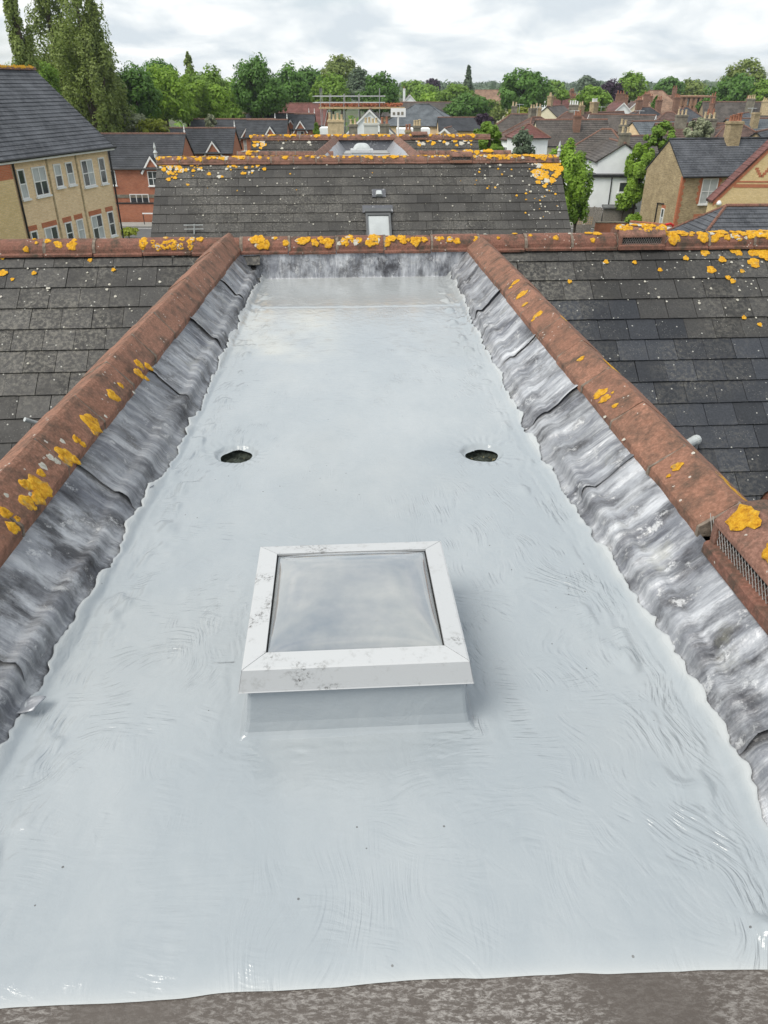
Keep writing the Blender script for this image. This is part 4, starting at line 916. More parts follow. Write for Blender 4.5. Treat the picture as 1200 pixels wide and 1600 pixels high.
slope_lichen(110, 250, 885, 55, 256, 0.02, P2, n2_, 0.12); slope_lichen(40, 290, 420, 10, 256, 0.05, P2, n2_, 0.7); slope_lichen(50, 820, 875, 55, 256, 0.028, P2, n2_, 0.25)
P3, e23, n3_ = slope_frame(VR3, ZR3); slope_lichen(30, 398, 415, 8, 214, 0.10, P3, n3_, 0.85); slope_lichen(40, 650, 740, 8, 213, 0.08, P3, n3_, 0.5); slope_lichen(30, 400, 500, 8, 213, 0.06, P3, n3_, 0.3)
lm.build('orange_lichen', M['lichen'], b2, off2, kind='stuff', smooth=True); pl.build('pale_lichen', M['pale_lichen'], b2, off2, kind='stuff', smooth=True)
# finials at the gable ends of building two
for u, m in ((U20 - 0.02, M['greypipe']), (U21 + 0.0, M['greypipe'])):
    MB().lathe([(0.035, 0), (0.035, 0.08), (0.05, 0.1), (0.02, 0.15), (0.03, 0.2), (0.006, 0.30)], (u, VR2, CAMZ + ZR2 - 0.02), 10).build('finial', m, b2, off2)
loc = RZ @ Vector((0.75, 21.9, 0)); loc.z = CAMZ - 1.82
skylight(loc, YAW, 'white domed skylight inside the sunken flat roof of the second building', S=0.85, hk=0.36, domeh=0.17, base=M['greypipe'])
# grey aerial on the tiles
p = RZ @ on2(303, 358, 0.06); p.z += CAMZ
ae = empty('roof_aerial', p, YAW, 'small grey aerial lying close to the tiles just over the near ridge', 'aerial')
MB().tube([(-0.02, 0, -0.2), (0.02, 0, 0.10)], 0.012, 6).build('mast', M['greypipe'], ae)
for z in (0.08, 0.0): MB().tube([(-0.2, 0, z), (0.2, 0, z)], 0.008, 6).build('element', M['greypipe'], ae)
# aerial mast with white panel standing on the second building
q = at(622, 205, 26.0); ae = empty('aerial_mast', (q.x, q.y, CAMZ - 1.6), 0, 'thin pale mast carrying a white rectangular panel above the second roof', 'aerial')
MB().tube([(0, 0, -0.5), (0, 0, 0.85)], 0.025, 8).build('mast', M['white'], ae)
hz_ = at(622, 176, 26.0).z - (CAMZ - 1.6)
MB().box(-0.23, 0.23, -0.03, 0.03, hz_ - 0.12, hz_ + 0.12).build('panel', M['white'], ae)
for x in (-0.14, 0.0, 0.12): MB().box(x - 0.03, x + 0.04, -0.04, -0.031, hz_ - 0.06, hz_ + 0.02 + 0.05 * x).build('element', M['stack_grey'], ae)
#@@BACKGROUND
# ------------------------------------------------------------------ houses
class RB:
    """roof slopes built as lapped courses, with metric UVs"""
    def __init__(s): s.v = []; s.f = []; s.uv = []
    def quad(s, ps, uvs):
        b = len(s.v); s.v += [tuple(p) for p in ps]; s.uv += uvs; s.f.append(tuple(range(b, b + len(ps))))
    def slope(s, e0, e1, r0, r1, gauge=0.3, lip=0.03, th=0.10):
        e0, e1, r0, r1 = map(Vector, (e0, e1, r0, r1)); ax = (e1 - e0).normalized(); up = ((r0 + r1) / 2 - (e0 + e1) / 2); up = (up - ax * up.dot(ax)); Ls = up.length; up.normalize(); n = ax.cross(up); 
        if n.z < 0: n = -n
        rows = max(3, int(Ls / gauge)); off = random.uniform(0, 5)
        def uv(p): return (((p - e0).dot(ax)) + off, (p - e0).dot(up))
        for k in range(rows):
            t0, t1 = k / rows, (k + 1) / rows
            a, b = e0.lerp(r0, t0), e1.lerp(r1, t0); c, d = e1.lerp(r1, t1), e0.lerp(r0, t1)
            A, B = a + n * lip, b + n * lip
            s.quad([A, B, c, d], [uv(a), uv(b), uv(c), uv(d)]); s.quad([a, b, B, A], [uv(a)] * 4)
        dn = Vector((0, 0, -th)); s.quad([e0 + dn, e1 + dn, e1, e0], [(0, 0)] * 4)
        s.quad([e0 + dn, e0 + n * lip, r0, r0 + dn], [(0, 0)] * 4); s.quad([e1 + dn, e1 + n * lip, r1, r1 + dn], [(0, 0)] * 4); s.quad([e0 + dn, r0 + dn, r1 + dn, e1 + dn], [(0, 0)] * 4)
    def build(s, name, mat, parent):
        me = bpy.data.meshes.new(name); me.from_pydata(s.v, [], s.f); l = me.uv_layers.new(name='UVMap')
        for i, lp in enumerate(me.loops): l.data[i].uv = s.uv[lp.vertex_index]
        me.update(); return link(name, me, mat, parent)
def face_M(face, L, D, x, z):
    if face == 'S': return Tr(x, -D / 2, z)
    if face == 'N': return Tr(x, D / 2, z) @ Matrix.Rotation(math.pi, 4, 'Z')
    if face == 'W': return Tr(-L / 2, x, z) @ Matrix.Rotation(-math.pi / 2, 4, 'Z')
    return Tr(L / 2, x, z) @ Matrix.Rotation(math.pi / 2, 4, 'Z')
def window(root, Mx, w, h, cols=2, rows=2, pane='glass', lintel=None, frame='white', sill='white'):
    f = MB(); b = 0.07
    f.box(-w / 2, -w / 2 + b, -0.05, 0, 0, h); f.box(w / 2 - b, w / 2, -0.05, 0, 0, h); f.box(-w / 2 + b, w / 2 - b, -0.05, 0, 0, b); f.box(-w / 2 + b, w / 2 - b, -0.05, 0, h - b, h)
    wi, hi = w - 2 * b, h - 2 * b
    for i in range(1, cols): x = -w / 2 + b + wi * i / cols; f.box(x - 0.03, x + 0.03, -0.045, 0, b, h - b)
    for j in range(1, rows): z = b + hi * j / rows; f.box(-w / 2 + b, w / 2 - b, -0.042, 0, z - 0.025, z + 0.025)
    o = f.build('window', M[frame], root, Mx)
    for i in range(cols):
        for j in range(rows):
            x0, x1 = -w / 2 + b + wi * i / cols + 0.012, -w / 2 + b + wi * (i + 1) / cols - 0.012; z0, z1 = b + hi * j / rows + 0.012, b + hi * (j + 1) / rows - 0.012
            MB().box(x0, x1, -0.016, -0.004, z0, z1).build('pane', M[pane if random.random() < 0.55 else 'curtain'], o)
    if sill: MB().box(-w / 2 - 0.06, w / 2 + 0.06, -0.12, 0, -0.09, -0.004).build('sill', M[sill], o)
    if lintel: MB().box(-w / 2 - 0.08, w / 2 + 0.08, -0.018, 0, h + 0.002, h + 0.26).build('lintel', M[lintel], o)
    return o
def chimney(root, x, y, z0, z1, w=0.7, d=0.5, mat='london', pots=2, pot='pot', axis='x'):
    w *= 0.85; d *= 0.85
    c = MB(); c.box(x - w / 2, x + w / 2, y - d / 2, y + d / 2, z0, z1 - 0.2); c.box(x - w / 2 - 0.06, x + w / 2 + 0.06, y - d / 2 - 0.06, y + d / 2 + 0.06, z1 - 0.2, z1 - 0.08); c.box(x - w / 2 - 0.02, x + w / 2 + 0.02, y - d / 2 - 0.02, y + d / 2 + 0.02, z1 - 0.08, z1)
    o = c.build('chimney', M[mat], root)
    for i in range(pots):
        q = (i + 0.5) / pots - 0.5; px_, py_ = (x + q * w, y) if w >= d else (x, y + q * d); hh = random.uniform(0.35, 0.6)
        MB().lathe([(0.13, 0), (0.11, 0.08), (0.095, hh - 0.08), (0.125, hh - 0.06), (0.12, hh), (0.08, hh)], (px_, py_, z1), 10).build('chimney_pot', M[pot], o)
    return o
def house(label, px, py, Y, rz, L, D, ang=38, wall='london', roof='slate', typ='gable', chim=(), wins=(), group=None, barge=None, name='house', cat='house', ridge='terra_old', ov=0.22, hr=None, hipl=None, gauge=0.3):
    p = at(px, py, Y); hr = p.z if hr is None else hr; he = hr - D / 2 * math.tan(R(ang))
    o = empty(name, (p.x, p.y, 0), R(rz), label, cat, group)
    w = MB()
    if typ == 'gable':
        pr = [(-D / 2, 0), (D / 2, 0), (D / 2, he), (0, hr - 0.06), (-D / 2, he)]
        w.loft([[(-L / 2, y, z) for y, z in pr], [(L / 2, y, z) for y, z in pr]])
    else: w.box(-L / 2, L / 2, -D / 2, D / 2, 0, he)
    w.build('wall', M[wall], o)
    r = RB(); t = math.tan(R(ang)); ve = 0.12 if typ == 'gable' else ov; ze = he - ov * t + 0.08; ey = D / 2 + ov; zr = hr + 0.06
    ex = L / 2 + ve
    if typ == 'gable':
        r.slope((-ex, -ey, ze), (ex, -ey, ze), (-ex, 0, zr), (ex, 0, zr), gauge); r.slope((ex, ey, ze), (-ex, ey, ze), (ex, 0, zr), (-ex, 0, zr), gauge); rx = ex
    else:
        rx = max(0.15, L / 2 - D / 2 * (hipl or 1.0))
        r.slope((-ex, -ey, ze), (ex, -ey, ze), (-rx, 0, zr), (rx, 0, zr), gauge); r.slope((ex, ey, ze), (-ex, ey, ze), (rx, 0, zr), (-rx, 0, zr), gauge)
        r.slope((ex, -ey, ze), (ex, ey, ze), (rx, 0, zr), (rx, 0, zr), gauge); r.slope((-ex, ey, ze), (-ex, -ey, ze), (-rx, 0, zr), (-rx, 0, zr), gauge)
    ro = r.build('roof', M[roof], o)
    rm = MB().tube([(-rx, 0, zr), (rx, 0, zr)], 0.11, 8)
    if typ != 'gable':
        for sx in (-1, 1):
            for sy in (-1, 1): rm.tube([(sx * rx, 0, zr), (sx * ex, sy * ey, ze + 0.04)], 0.09, 6)
    rm.build('ridge', M[ridge], ro)
    g = MB().tube([(-ex, -ey - 0.06, ze - 0.04), (ex, -ey - 0.06, ze - 0.04)], 0.06, 6); g.build('gutter', M['darkpipe'], o)
    if barge:
        for sx in (-1, 1):
            b = MB()
            for sy in (-1, 1):
                b.add([(sx * (ex + 0.01), sy * ey, ze - 0.22), (sx * (ex + 0.01), sy * ey, ze + 0.02), (sx * (ex + 0.01), 0, zr + 0.02), (sx * (ex + 0.01), 0, zr - 0.24),
                       (sx * (ex + 0.05), sy * ey, ze - 0.22), (sx * (ex + 0.05), sy * ey, ze + 0.02), (sx * (ex + 0.05), 0, zr + 0.02), (sx * (ex + 0.05), 0, zr - 0.24)], [(0, 1, 2, 3), (7, 6, 5, 4), (1, 5, 6, 2), (0, 3, 7, 4), (0, 4, 5, 1)])
            b.build('bargeboard', M[barge], o)
    for c in chim:
        x, y, ww, dd, top, mat, pots, pot = c; chimney(o, x, y, he, hr + top, ww, dd, mat, pots, pot)
    for wn_ in wins:
        face, x, z, ww, hh, cl, rw_, lin = wn_; window(o, face_M(face, L, D, x, z), ww, hh, cl, rw_, 'glass', lin)
    o['_he'] = he; o['_hr'] = hr
    return o
def clean(o):
    he, hr = o['_he'], o['_hr']; del o['_he']; del o['_hr']; return he, hr

# --- the three storey yellow brick block
fc0, fc1 = Vector((-18.55, 40.6)), Vector((-16.4, 48.8))
fd = (fc1 - fc0).normalized(); fang = math.atan2(fd.y, fd.x)
yb = empty('apartment_block', (fc1.x, fc1.y, 0), fang, 'three storey yellow brick block with big slate roof and white sash windows', 'building')
# local: x along facade (0 at far corner, negative towards camera), y to the back (left of travel), facade at y=0 facing -y
EZ, RZt, DB = 9.0, 12.72, 8.2; LB = 8.5; XL = -22.0
pr = [(0, 0), (DB, 0), (DB, EZ), (DB / 2, RZt - 0.08), (0, EZ)]
MB().loft([[(XL, y, z) for y, z in pr], [(0, y, z) for y, z in pr]]).build('wall', M['yellow'], yb)
r = RB(); r.slope((XL - 0.2, -0.35, EZ - 0.25), (0.25, -0.35, EZ - 0.25), (XL - 0.2, DB / 2, RZt), (0.25, DB / 2, RZt), 0.27, 0.025); r.slope((0.25, DB + 0.35, EZ - 0.25), (XL - 0.2, DB + 0.35, EZ - 0.25), (0.25, DB / 2, RZt), (XL - 0.2, DB / 2, RZt), 0.27)
ro = r.build('roof', M['slate'], yb)
u = XL - 0.2
lmb = MB()
while u < 0.2:
    link('ridge_tile', ROUND_OLD[0], None, ro, Tr(u, DB / 2, RZt + 0.12) @ Matrix.Rotation(R(-90), 4, 'Z') @ Matrix.Diagonal((1.2, 1, 1.1, 1)))
    for _ in range(9): lichen_blob(lmb, Vector((u + random.random() * 0.5, DB / 2 - 0.11, RZt + 0.07 + random.uniform(-0.05, 0.05))), Vector((0, -0.9, 0.45)), random.uniform(0.06, 0.11), h=0.012)
    u += 0.5
lmb.build('orange_lichen', M['lichen'], yb, kind='stuff')
MB().box(XL, 0.2, -0.37, -0.33, EZ - 0.42, EZ - 0.24).build('fascia', M['white'], yb)
MB().tube([(XL, -0.43, EZ - 0.26), (0.3, -0.43, EZ - 0.26)], 0.07, 6).build('gutter', M['darkpipe'], yb)
MB().tube([(0.02, -0.09, 0.1), (0.02, -0.09, EZ - 0.5), (0.1, -0.35, EZ - 0.3)], 0.055, 6).build('downpipe', M['darkpipe'], yb)
MB().tube([(-LB + 0.05, -0.09, 0.1), (-LB + 0.05, -0.09, EZ - 0.5), (-LB, -0.35, EZ - 0.3)], 0.055, 6).build('downpipe', M['darkpipe'], yb)
for x in (-5.75, -3.2): MB().box(x - 0.06, x + 0.06, -0.03, 0.0, 0.1, EZ - 0.45).build('brick_strip', M['london'], yb)
cols = [(-7.95, 0.55, 1), (-6.55, 1.1, 2), (-5.0, 0.62, 1), (-3.95, 0.62, 1), (-2.3, 1.1, 2), (-0.85, 0.62, 1)]
for fl, zb in enumerate((0.95, 3.9, 6.85)):
    for x, w_, c_ in cols:
        window(yb, Tr(x, 0, zb + (0.25 if (w_ < 0.7 and x > -6 and x < -3) else 0)), w_, 1.4 - (0.25 if (w_ < 0.7 and x > -6 and x < -3) else 0), c_, 2, 'glass', 'redtrim' if fl < 2 else None)
# projecting wing with red brick gable top
MB().box(-14.5, -LB - 0.45, -0.35, 0.0, 0, EZ - 1.1).build('wing_wall', M['yellow2'], yb)
MB().box(-14.5, -LB - 0.45, -0.35, 0.0, EZ - 1.1, EZ - 0.45).build('wing_parapet', M['redtrim'], yb)
for x in (-5.2, -4.8): MB().box(x - 0.07, x + 0.07, 0.95, 1.05, EZ + 0.72, EZ + 0.90).build('roof_vent', M['black'], yb)

def gablet(o, x, D, he, w, h, mat='red', pane='glass'):
    """small gable over an upstairs window on the front"""
    y = -D / 2 - 0.06
    MB().add([(x - w / 2, y, he - 0.3), (x + w / 2, y, he - 0.3), (x, y, he + h), (x - w / 2, y + 1.6, he - 0.3), (x + w / 2, y + 1.6, he - 0.3), (x, y + 1.6, he + h)], [(0, 1, 2), (5, 4, 3), (0, 2, 5, 3), (1, 4, 5, 2), (0, 3, 4, 1)]).build('gablet', M[mat], o)
    b = MB()
    for s in (-1, 1):
        b.add([(x + s * (w / 2 + 0.25), y - 0.12, he - 0.50), (x, y - 0.12, he + h + 0.12), (x, y - 0.12, he + h - 0.14), (x + s * (w / 2 + 0.12), y - 0.12, he - 0.62),
               (x + s * (w / 2 + 0.25), y + 0.0, he - 0.50), (x, y + 0.0, he + h + 0.12), (x, y + 0.0, he + h - 0.14), (x + s * (w / 2 + 0.12), y, he - 0.62)], [(0, 1, 2, 3), (4, 7, 6, 5), (0, 4, 5, 1), (3, 2, 6, 7), (0, 3, 7, 4)])
    b.build('bargeboard', M['white'], o)
    rr = RB()
    for s in (-1, 1): rr.slope((x + s * (w / 2 + 0.28), y - 0.1, he - 0.42), (x + s * (w / 2 + 0.28), y + 2.4, he - 0.42), (x, y - 0.1, he + h + 0.16), (x, y + 2.4, he + h + 0.16), 0.3)
    rr.build('gablet_roof', M['slate_dark'], o)
# --- row of red brick houses
def red_house(label, px, py, Y, L, D=7.5, gab=(), rz=0, wins=(), ang=36, roof='slate_dark', wall='red'):
    o = house(label, px, py, Y, rz, L, D, ang, wall, roof, group='red brick row houses', wins=())
    he, hr = clean(o)
    for f, x, dz, w, h, c_, rw_, lin in wins: window(o, face_M(f, L, D, x, he + dz), w, h, c_, rw_, 'glass', lin)
    for x, w in gab:
        gablet(o, x, D, he, w, w * 0.55); window(o, face_M('S', L, D, x, he - 1.65), w * 0.6, 1.35, 2, 2)
    MB().lathe([(0.06, 0), (0.06, 0.1), (0.1, 0.15), (0.04, 0.3), (0.06, 0.4), (0.01, 0.75)], (L / 2, 0, hr + 0.1), 8).build('finial', M['white'], o)
    return o, he, hr
o, he, hr = red_house('red brick house behind a garden wall, patio doors and tripartite casement facing the road', 222, 210, 84, 8.6, gab=((1.55, 1.7),),
    wins=(('S', -3.0, -1.6, 1.75, 1.35, 3, 1, None), ('S', -0.1, -4.3, 1.9, 1.9, 3, 1, None), ('S', -4.1, -4.2, 0.7, 1.6, 1, 1, None), ('S', 3.0, -4.2, 1.0, 1.2, 1, 1, None), ('S', 3.2, -1.6, 1.0, 1.2, 1, 1, None)))
MB().box(-4.3, 4.3, -3.79, -3.752, he - 2.75, he - 2.45).build('string_course', M['stack_grey'], o)
MB().box(-4.25, -4.1, -3.85, -3.752, 0, he).build('downpipe', M['darkpipe'], o)
red_house('red brick house with dark slate roof, one gablet window above the lichened ridge end', 284, 201, 97, 12.3, D=6.2, gab=((4.0, 1.9),), wins=(('E', 0.6, -1.9, 0.7, 1.2, 1, 1, None), ('E', 1.9, -1.9, 0.7, 1.2, 1, 1, None), ('S', 1.0, -1.6, 1.2, 1.2, 2, 1, None)))
red_house('red brick house set back, gablet window beside the yellow-lichened corner of the second roof', 365, 187, 116, 11.5, D=5.6, gab=((2.2, 2.1),), wins=(('S', -1.5, -1.6, 1.2, 1.2, 2, 1, None),))
red_house('red brick house with tiny gablet peeking over the second roof ridge', 418, 188, 113, 5.3, D=5, gab=((0.6, 2.0),))
red_house('red brick house with slate roof and pair of white gablets below the dark red hall', 430, 178, 131, 10.5, D=5.5, gab=((2.6, 2.2), (4.6, 1.6)))
red_house('narrow red brick house end with gablet beside the scaffold foot', 476, 179, 128, 3.0, D=5, gab=((-0.5, 1.8),))
o = house('long hall with plain dark red tiled roof in front of tall trees', 466, 162, 152, -4, 10.0, 7, 42, 'red', 'redtile'); clean(o)
o = house('low slate roofed house mostly hidden by the trees at the road bend', 418, 181, 150, 0, 8, 6, 36, 'red', 'slate_dark'); clean(o)
# garden wall, handrail, hedge post by the road
gw = empty('garden_wall', (-24.5, 78.4, 0), 0, 'red brick garden wall with dark coping along the road', 'wall')
MB().box(-6, 10, -0.11, 0.11, 0, 1.75).build('wall', M['red'], gw); MB().box(-6, 10, -0.16, 0.16, 1.752, 1.85).build('coping', M['darkpipe'], gw)
q = at(232, 343, 76.5); hl = empty('handrail', (q.x, q.y, 0.12), 0, 'white topped handrail against the red garden wall', 'railing')
for x in (-0.45, 0.95): MB().box(x - 0.03, x + 0.03, -0.03, 0.03, 0, 0.95).build('post', M['darkpipe'], hl)
MB().box(-0.5, 1.0, -0.06, 0.06, 0.951, 1.05).build('rail', M['white'], hl)
# --- white house under scaffold
o = house('white rendered house with steep front gable wrapped in scaffold', 578, 171, 104, 90, 5.5, 6.6, 42, 'render_white', 'slate_dark', barge='white'); he, hr = clean(o)
window(o, face_M('W', 5.5, 6.6, -0.6, he - 0.6), 1.3, 1.3, 2, 1, 'glass', None)
MB().box(-1.5, 2.5, 3.3, 6.2, 0, he + 1.0).build('side_wing', M['render_white'], o); MB().box(-1.6, 2.6, -7.4, -3.3, 0, he + 0.9).build('side_wing', M['render_white'], o)
window(o, Tr(-1.6, -4.8, he - 1.0) @ Matrix.Rotation(-math.pi / 2, 4, 'Z'), 0.9, 1.5, 1, 2, 'glass', None, 'redtrim')
q = at(572, 207, 101); sf = empty('scaffold', (at(572, 165, 107.5).x, 107.5, 0), 0, 'steel tube scaffold with boarded brick-littered deck above the white house', 'scaffold')
zt = at(500, 138, 107.5).z; zd = at(500, 168, 107.5).z
s_ = mpp(160, 107.5)
for px in (502, 516, 538, 561, 593):
    x = (px - 572) * s_
    for y in (-1.2, 1.6): MB().tube([(x, y, 0), (x, y, zt - (0.0 if px in (502, 593) else 0.6))], 0.055, 6).build('standard', M['steel'], sf)
for z in (zd + 0.55, zd + 1.25):
    for y in (-1.2, 1.6): MB().tube([((490 - 572) * s_, y, z), ((602 - 572) * s_, y, z)], 0.05, 6).build('ledger', M['steel'], sf)
for k, y in enumerate(np.arange(-1.15, 1.5, 0.28)): MB().box((499 - 572) * s_, (630 - 572) * s_, y, y + 0.25, zd - 0.05 + 0.01 * (k % 2), zd + 0.03).build('scaffold_board', M['wood_tan'], sf)
br = MB()
for _ in range(420):
    x = random.uniform((500 - 572) * s_, (628 - 572) * s_); y = random.uniform(-1.1, 0.2); z = zd + 0.03 + random.uniform(0, 0.42)
    br.box(-0.14, 0.14, -0.07, 0.07, 0, 0.12, Tr(x, y, z) @ Matrix.Rotation(random.uniform(0, 3), 4, 'Z'))
br.build('loose_bricks', M['redtrim'], sf, kind='stuff')
MB().box((499 - 572) * s_, (632 - 572) * s_, -1.26, -1.2, zd - 0.12, zd + 0.10).build('toe_board', M['wood_tan'], sf)
for a, b in ((499, 512), (536, 512)): MB().tube([((a - 572) * s_, -1.25, zd - 4.5), ((b - 572) * s_, -1.25, zd - 0.3)], 0.045, 6).build('brace', M['steel'], sf)
# terrace hidden behind the second building: only its stacks show
o = house('terrace row behind the second roof, showing only a line of chimney stacks with pots', 565, 214, 76, 0, 18, 7.0, 36, 'london', 'slate_dark'); he, hr = clean(o)
s_ = mpp(195, 76)
for px, top, w, pots, pot, mat in ((525, 187, 1.7, 4, 'potbuff', 'potbuff'), (552, 194, 0.9, 2, 'potbuff', 'stack_grey'), (580, 192, 1.5, 4, 'potbuff', 'render_grey'), (601, 193, 1.0, 2, 'pot', 'stack_grey'), (638, 203, 0.6, 2, 'pot', 'london'), (652, 196, 0.8, 3, 'potbuff', 'stack_grey')):
    chimney(o, (px - 565) * s_, 0, hr - 0.5, at(px, top, 76).z, w, 0.6, mat, pots, pot)
# --- middle distance
M['slate_pale'] = roofing('pale_slate', (0.085, 0.10, 0.115), (0.12, 0.135, 0.15))
o = house('hipped pale slate roof over yellow brick, beyond the aerial mast', 660, 164, 150, -12, 13.0, 10.5, 30, 'yellow', 'slate_pale', 'hip', ridge='slate_pale'); clean(o)
o = house('long low brown roof with brick wall stretching behind the pale slate hips', 672, 160, 195, 0, 30, 9, 30, 'london', 'conc', chim=((-12, 0, 1.2, 0.7, 1.6, 'red', 3, 'pot'), (-8, 0, 1.2, 0.7, 1.6, 'red', 3, 'pot'))); clean(o)
o = house('small white gabled house with chimney among mid distance trees', 640, 148, 225, 90, 8, 7, 45, 'render_white', 'conc', barge='white', chim=((-2, 1.5, 0.9, 0.7, 1.4, 'render_white', 2, 'pot'),)); clean(o)
o = house('single storey dark slate roof with yellow brick wall under the dark bushes', 727, 184, 140, 0, 9.0, 6, 30, 'yellow', 'slate_dark'); clean(o)
o = house('small white barged gable beside the low dark slate roof', 700, 200, 100, 75, 4, 3.4, 38, 'yellow', 'conc', barge='white'); clean(o)
o = house('tan tiled house with gabled porch on the wooded skyline', 765, 141, 250, -10, 14, 10, 36, 'cream', 'tan', wins=()); clean(o)
gb = house('white walled bungalow glimpsed between trees on the skyline', 700, 154, 260, 0, 12, 8, 30, 'render_white', 'conc'); clean(gb)
# --- right-hand cluster
V = 'houses packed between the gardens'
def hs(label, px, py, Y, rz, L, D, ang=36, wall='london', roof='conc', typ='gable', chim=(), wins=(), barge=None, ridge='terra_old', **k):
    o = house(label, px, py, Y, rz, L, D, ang, wall, roof, typ, chim, wins, V, barge, ridge=ridge, **k); return o, *clean(o)
CB = ('stack_grey', 2, 'potbuff'); CO = ('stack_red', 3, 'pot'); CY = ('london', 2, 'potbuff')
hs('cream gabled house with dark tiled roof and orange chimney', 893, 188, 96, 4, 8.2, 5.6, 40, 'cream', 'conc', chim=((0.3, -1.2, 0.9, 0.7, 0.55, *CO),), wins=(('W', 0.3, 4.0, 0.9, 1.2, 2, 2, None),))
hs('white rendered gable end with squat chimney above a flat extension', 963, 221, 80, 88, 7.0, 4.6, 32, 'render_white', 'conc', chim=((-2.9, 0.0, 0.7, 1.1, 0.9, *CB),))
hs('dark hipped tile roof tucked against the white rendered gable', 948, 203, 84, -28, 7.5, 6.5, 36, 'render_white', 'conc', 'hip', chim=((1.5, 0.4, 0.9, 0.7, 0.5, *CB),))
hs('yellow brick gable with white bargeboards and ribbed grey roof', 972, 180, 108, 152, 8.2, 6.0, 40, 'yellow', 'conc', barge='white')
hs('grey hipped roof with twin buff chimneys over pale walls', 812, 179, 120, -8, 9.5, 7.0, 36, 'cream', 'conc', 'hip', chim=((-0.8, 0.5, 1.0, 0.6, 1.1, *CB), (2.5, -0.6, 1.1, 0.7, 0.9, *CY)))
hs('white sided house with brown hipped roof behind the blue grey bush', 838, 184, 108, 30, 8.0, 6.5, 36, 'render_white', 'browntile', 'hip', chim=((-0.5, 0.3, 1.0, 0.7, 1.1, *CB),), wins=(('S', -1.8, 3.6, 1.0, 1.3, 2, 2, None), ('W', 0.8, 3.6, 1.0, 1.3, 2, 2, None)))
hs('small red tiled hip roof with white windows beside the cream gable', 826, 195, 92, 8, 3.6, 3.4, 34, 'render_white', 'redtile', 'hip', wins=(('S', 0, 4.3, 1.1, 1.2, 2, 1, None),))
hs('grey gabled house under the big round tree, stack at its peak', 868, 166, 138, 62, 9, 7.5, 38, 'cream', 'conc', chim=((-2.6, 0.2, 1.1, 0.8, 1.5, *CY),))
hs('brown hipped roof with wide stack and white pots in the roof cluster', 893, 176, 118, -14, 9, 7.5, 36, 'london', 'browntile', 'hip', chim=((0.2, 0.2, 1.5, 0.8, 1.0, 'stack_grey', 4, 'white'),))
hs('brown gabled roof carrying a tall stack of white pots', 938, 176, 122, 35, 10, 7.5, 40, 'london', 'browntile', chim=((-1.5, 0.0, 1.2, 0.9, 1.4, 'london', 4, 'white'), (-4.2, 0.0, 1.0, 0.7, 1.0, *CY)))
hs('half timbered white gable with red brick stack behind the roofs', 966, 160, 165, 88, 9, 7.5, 42, 'render_white', 'redtile', barge='white', chim=((1.5, -0.6, 0.9, 1.9, 1.5, 'stack_red', 3, 'pot'),))
hs('second half timbered gable joined to a pair of brick stacks', 990, 160, 170, 80, 9, 7.5, 42, 'cream', 'browntile', barge='white', chim=((0.5, -2.4, 0.9, 1.3, 1.5, 'stack_red', 3, 'pot'), (0.5, 1.6, 0.9, 1.2, 0.9, 'stack_red', 3, 'pot')))
hs('slate hip roof with pair of dark red stacks', 1010, 168, 148, 10, 9, 7.5, 36, 'red', 'slate_dark', 'hip', chim=((-1.5, 0, 1.1, 0.8, 1.2, 'stack_red', 3, 'pot'), (2.2, 0, 1.1, 0.8, 1.2, 'stack_red', 3, 'pot')))
hs('low slate roof with lit pale end beside the yellow gable', 1030, 190, 100, 20, 7.5, 6.5, 34, 'yellow', 'slate_pale', chim=())
hs('dark brown hip roof between the conifer and the flat roofed block', 1046, 176, 122, -6, 8, 7, 36, 'london', 'browntile', 'hip')
hs('slate hip roof just below the orange flat roofed block', 1072, 168, 138, 6, 8, 7.5, 36, 'london', 'slate', 'hip', chim=((-1.8, 0, 1.0, 0.8, 1.5, 'stack_red', 3, 'pot'),))
hs('brown roof with twin buff pots on a black stack', 1078, 194, 98, 0, 8, 6.5, 34, 'london', 'browntile', chim=((-1.3, -0.5, 1.5, 0.7, 1.0, 'stack_grey', 3, 'potbuff'), (2.0, -0.5, 1.5, 0.7, 1.0, 'stack_grey', 2, 'pot')))
hs('brown gabled roof behind brick stack near the small round tree', 1100, 186, 114, 50, 8, 7, 38, 'london', 'browntile', chim=((2.2, 0, 0.8, 0.7, 1.9, 'stack_red', 2, 'pot'),))
hs('red brown hipped roof rising behind the slate house chimney', 1148, 197, 88, 4, 9.0, 7, 32, 'london', 'browntile', 'hip', chim=((-3.3, -0.8, 1.7, 0.8, 0.75, 'stack_grey', 3, 'potbuff'),))
hs('long grey roof with buff stacks running off under the tall oak', 1178, 160, 140, -10, 16, 8, 36, 'london', 'conc', chim=((-6.5, 0, 0.9, 0.8, 0.9, 'stack_red', 2, 'pot'), (-1.0, -2.0, 1.4, 0.9, 0.6, 'stack_grey', 4, 'potbuff'), (1.4, -2.2, 1.5, 0.9, 0.3, 'potbuff', 4, 'potbuff')))
hs('slate roofed house with ridge slanting beside the tall buff stack', 1160, 178, 112, 58, 9, 7, 36, 'london', 'slate', chim=())
hs('grey slate terrace roof with tall yellow stack at the picture edge', 1200, 186, 100, 12, 11, 7, 34, 'london', 'slate_pale', chim=((-2.6, -1.2, 0.9, 0.7, 0.75, 'london', 0, 'pot'),))
hs('dark slate gable low at the picture edge behind the diaper gable', 1196, 204, 82, 55, 8, 6, 38, 'london', 'slate_dark')
hs('brown hip roofs far off under the purple tree', 918, 160, 175, 0, 12, 8, 36, 'red', 'redtile', 'hip', chim=((-3, 0, 1, .8, 1.2, 'stack_red', 3, 'pot'), (3, 0, 1, .8, 1.2, 'stack_red', 3, 'pot')))
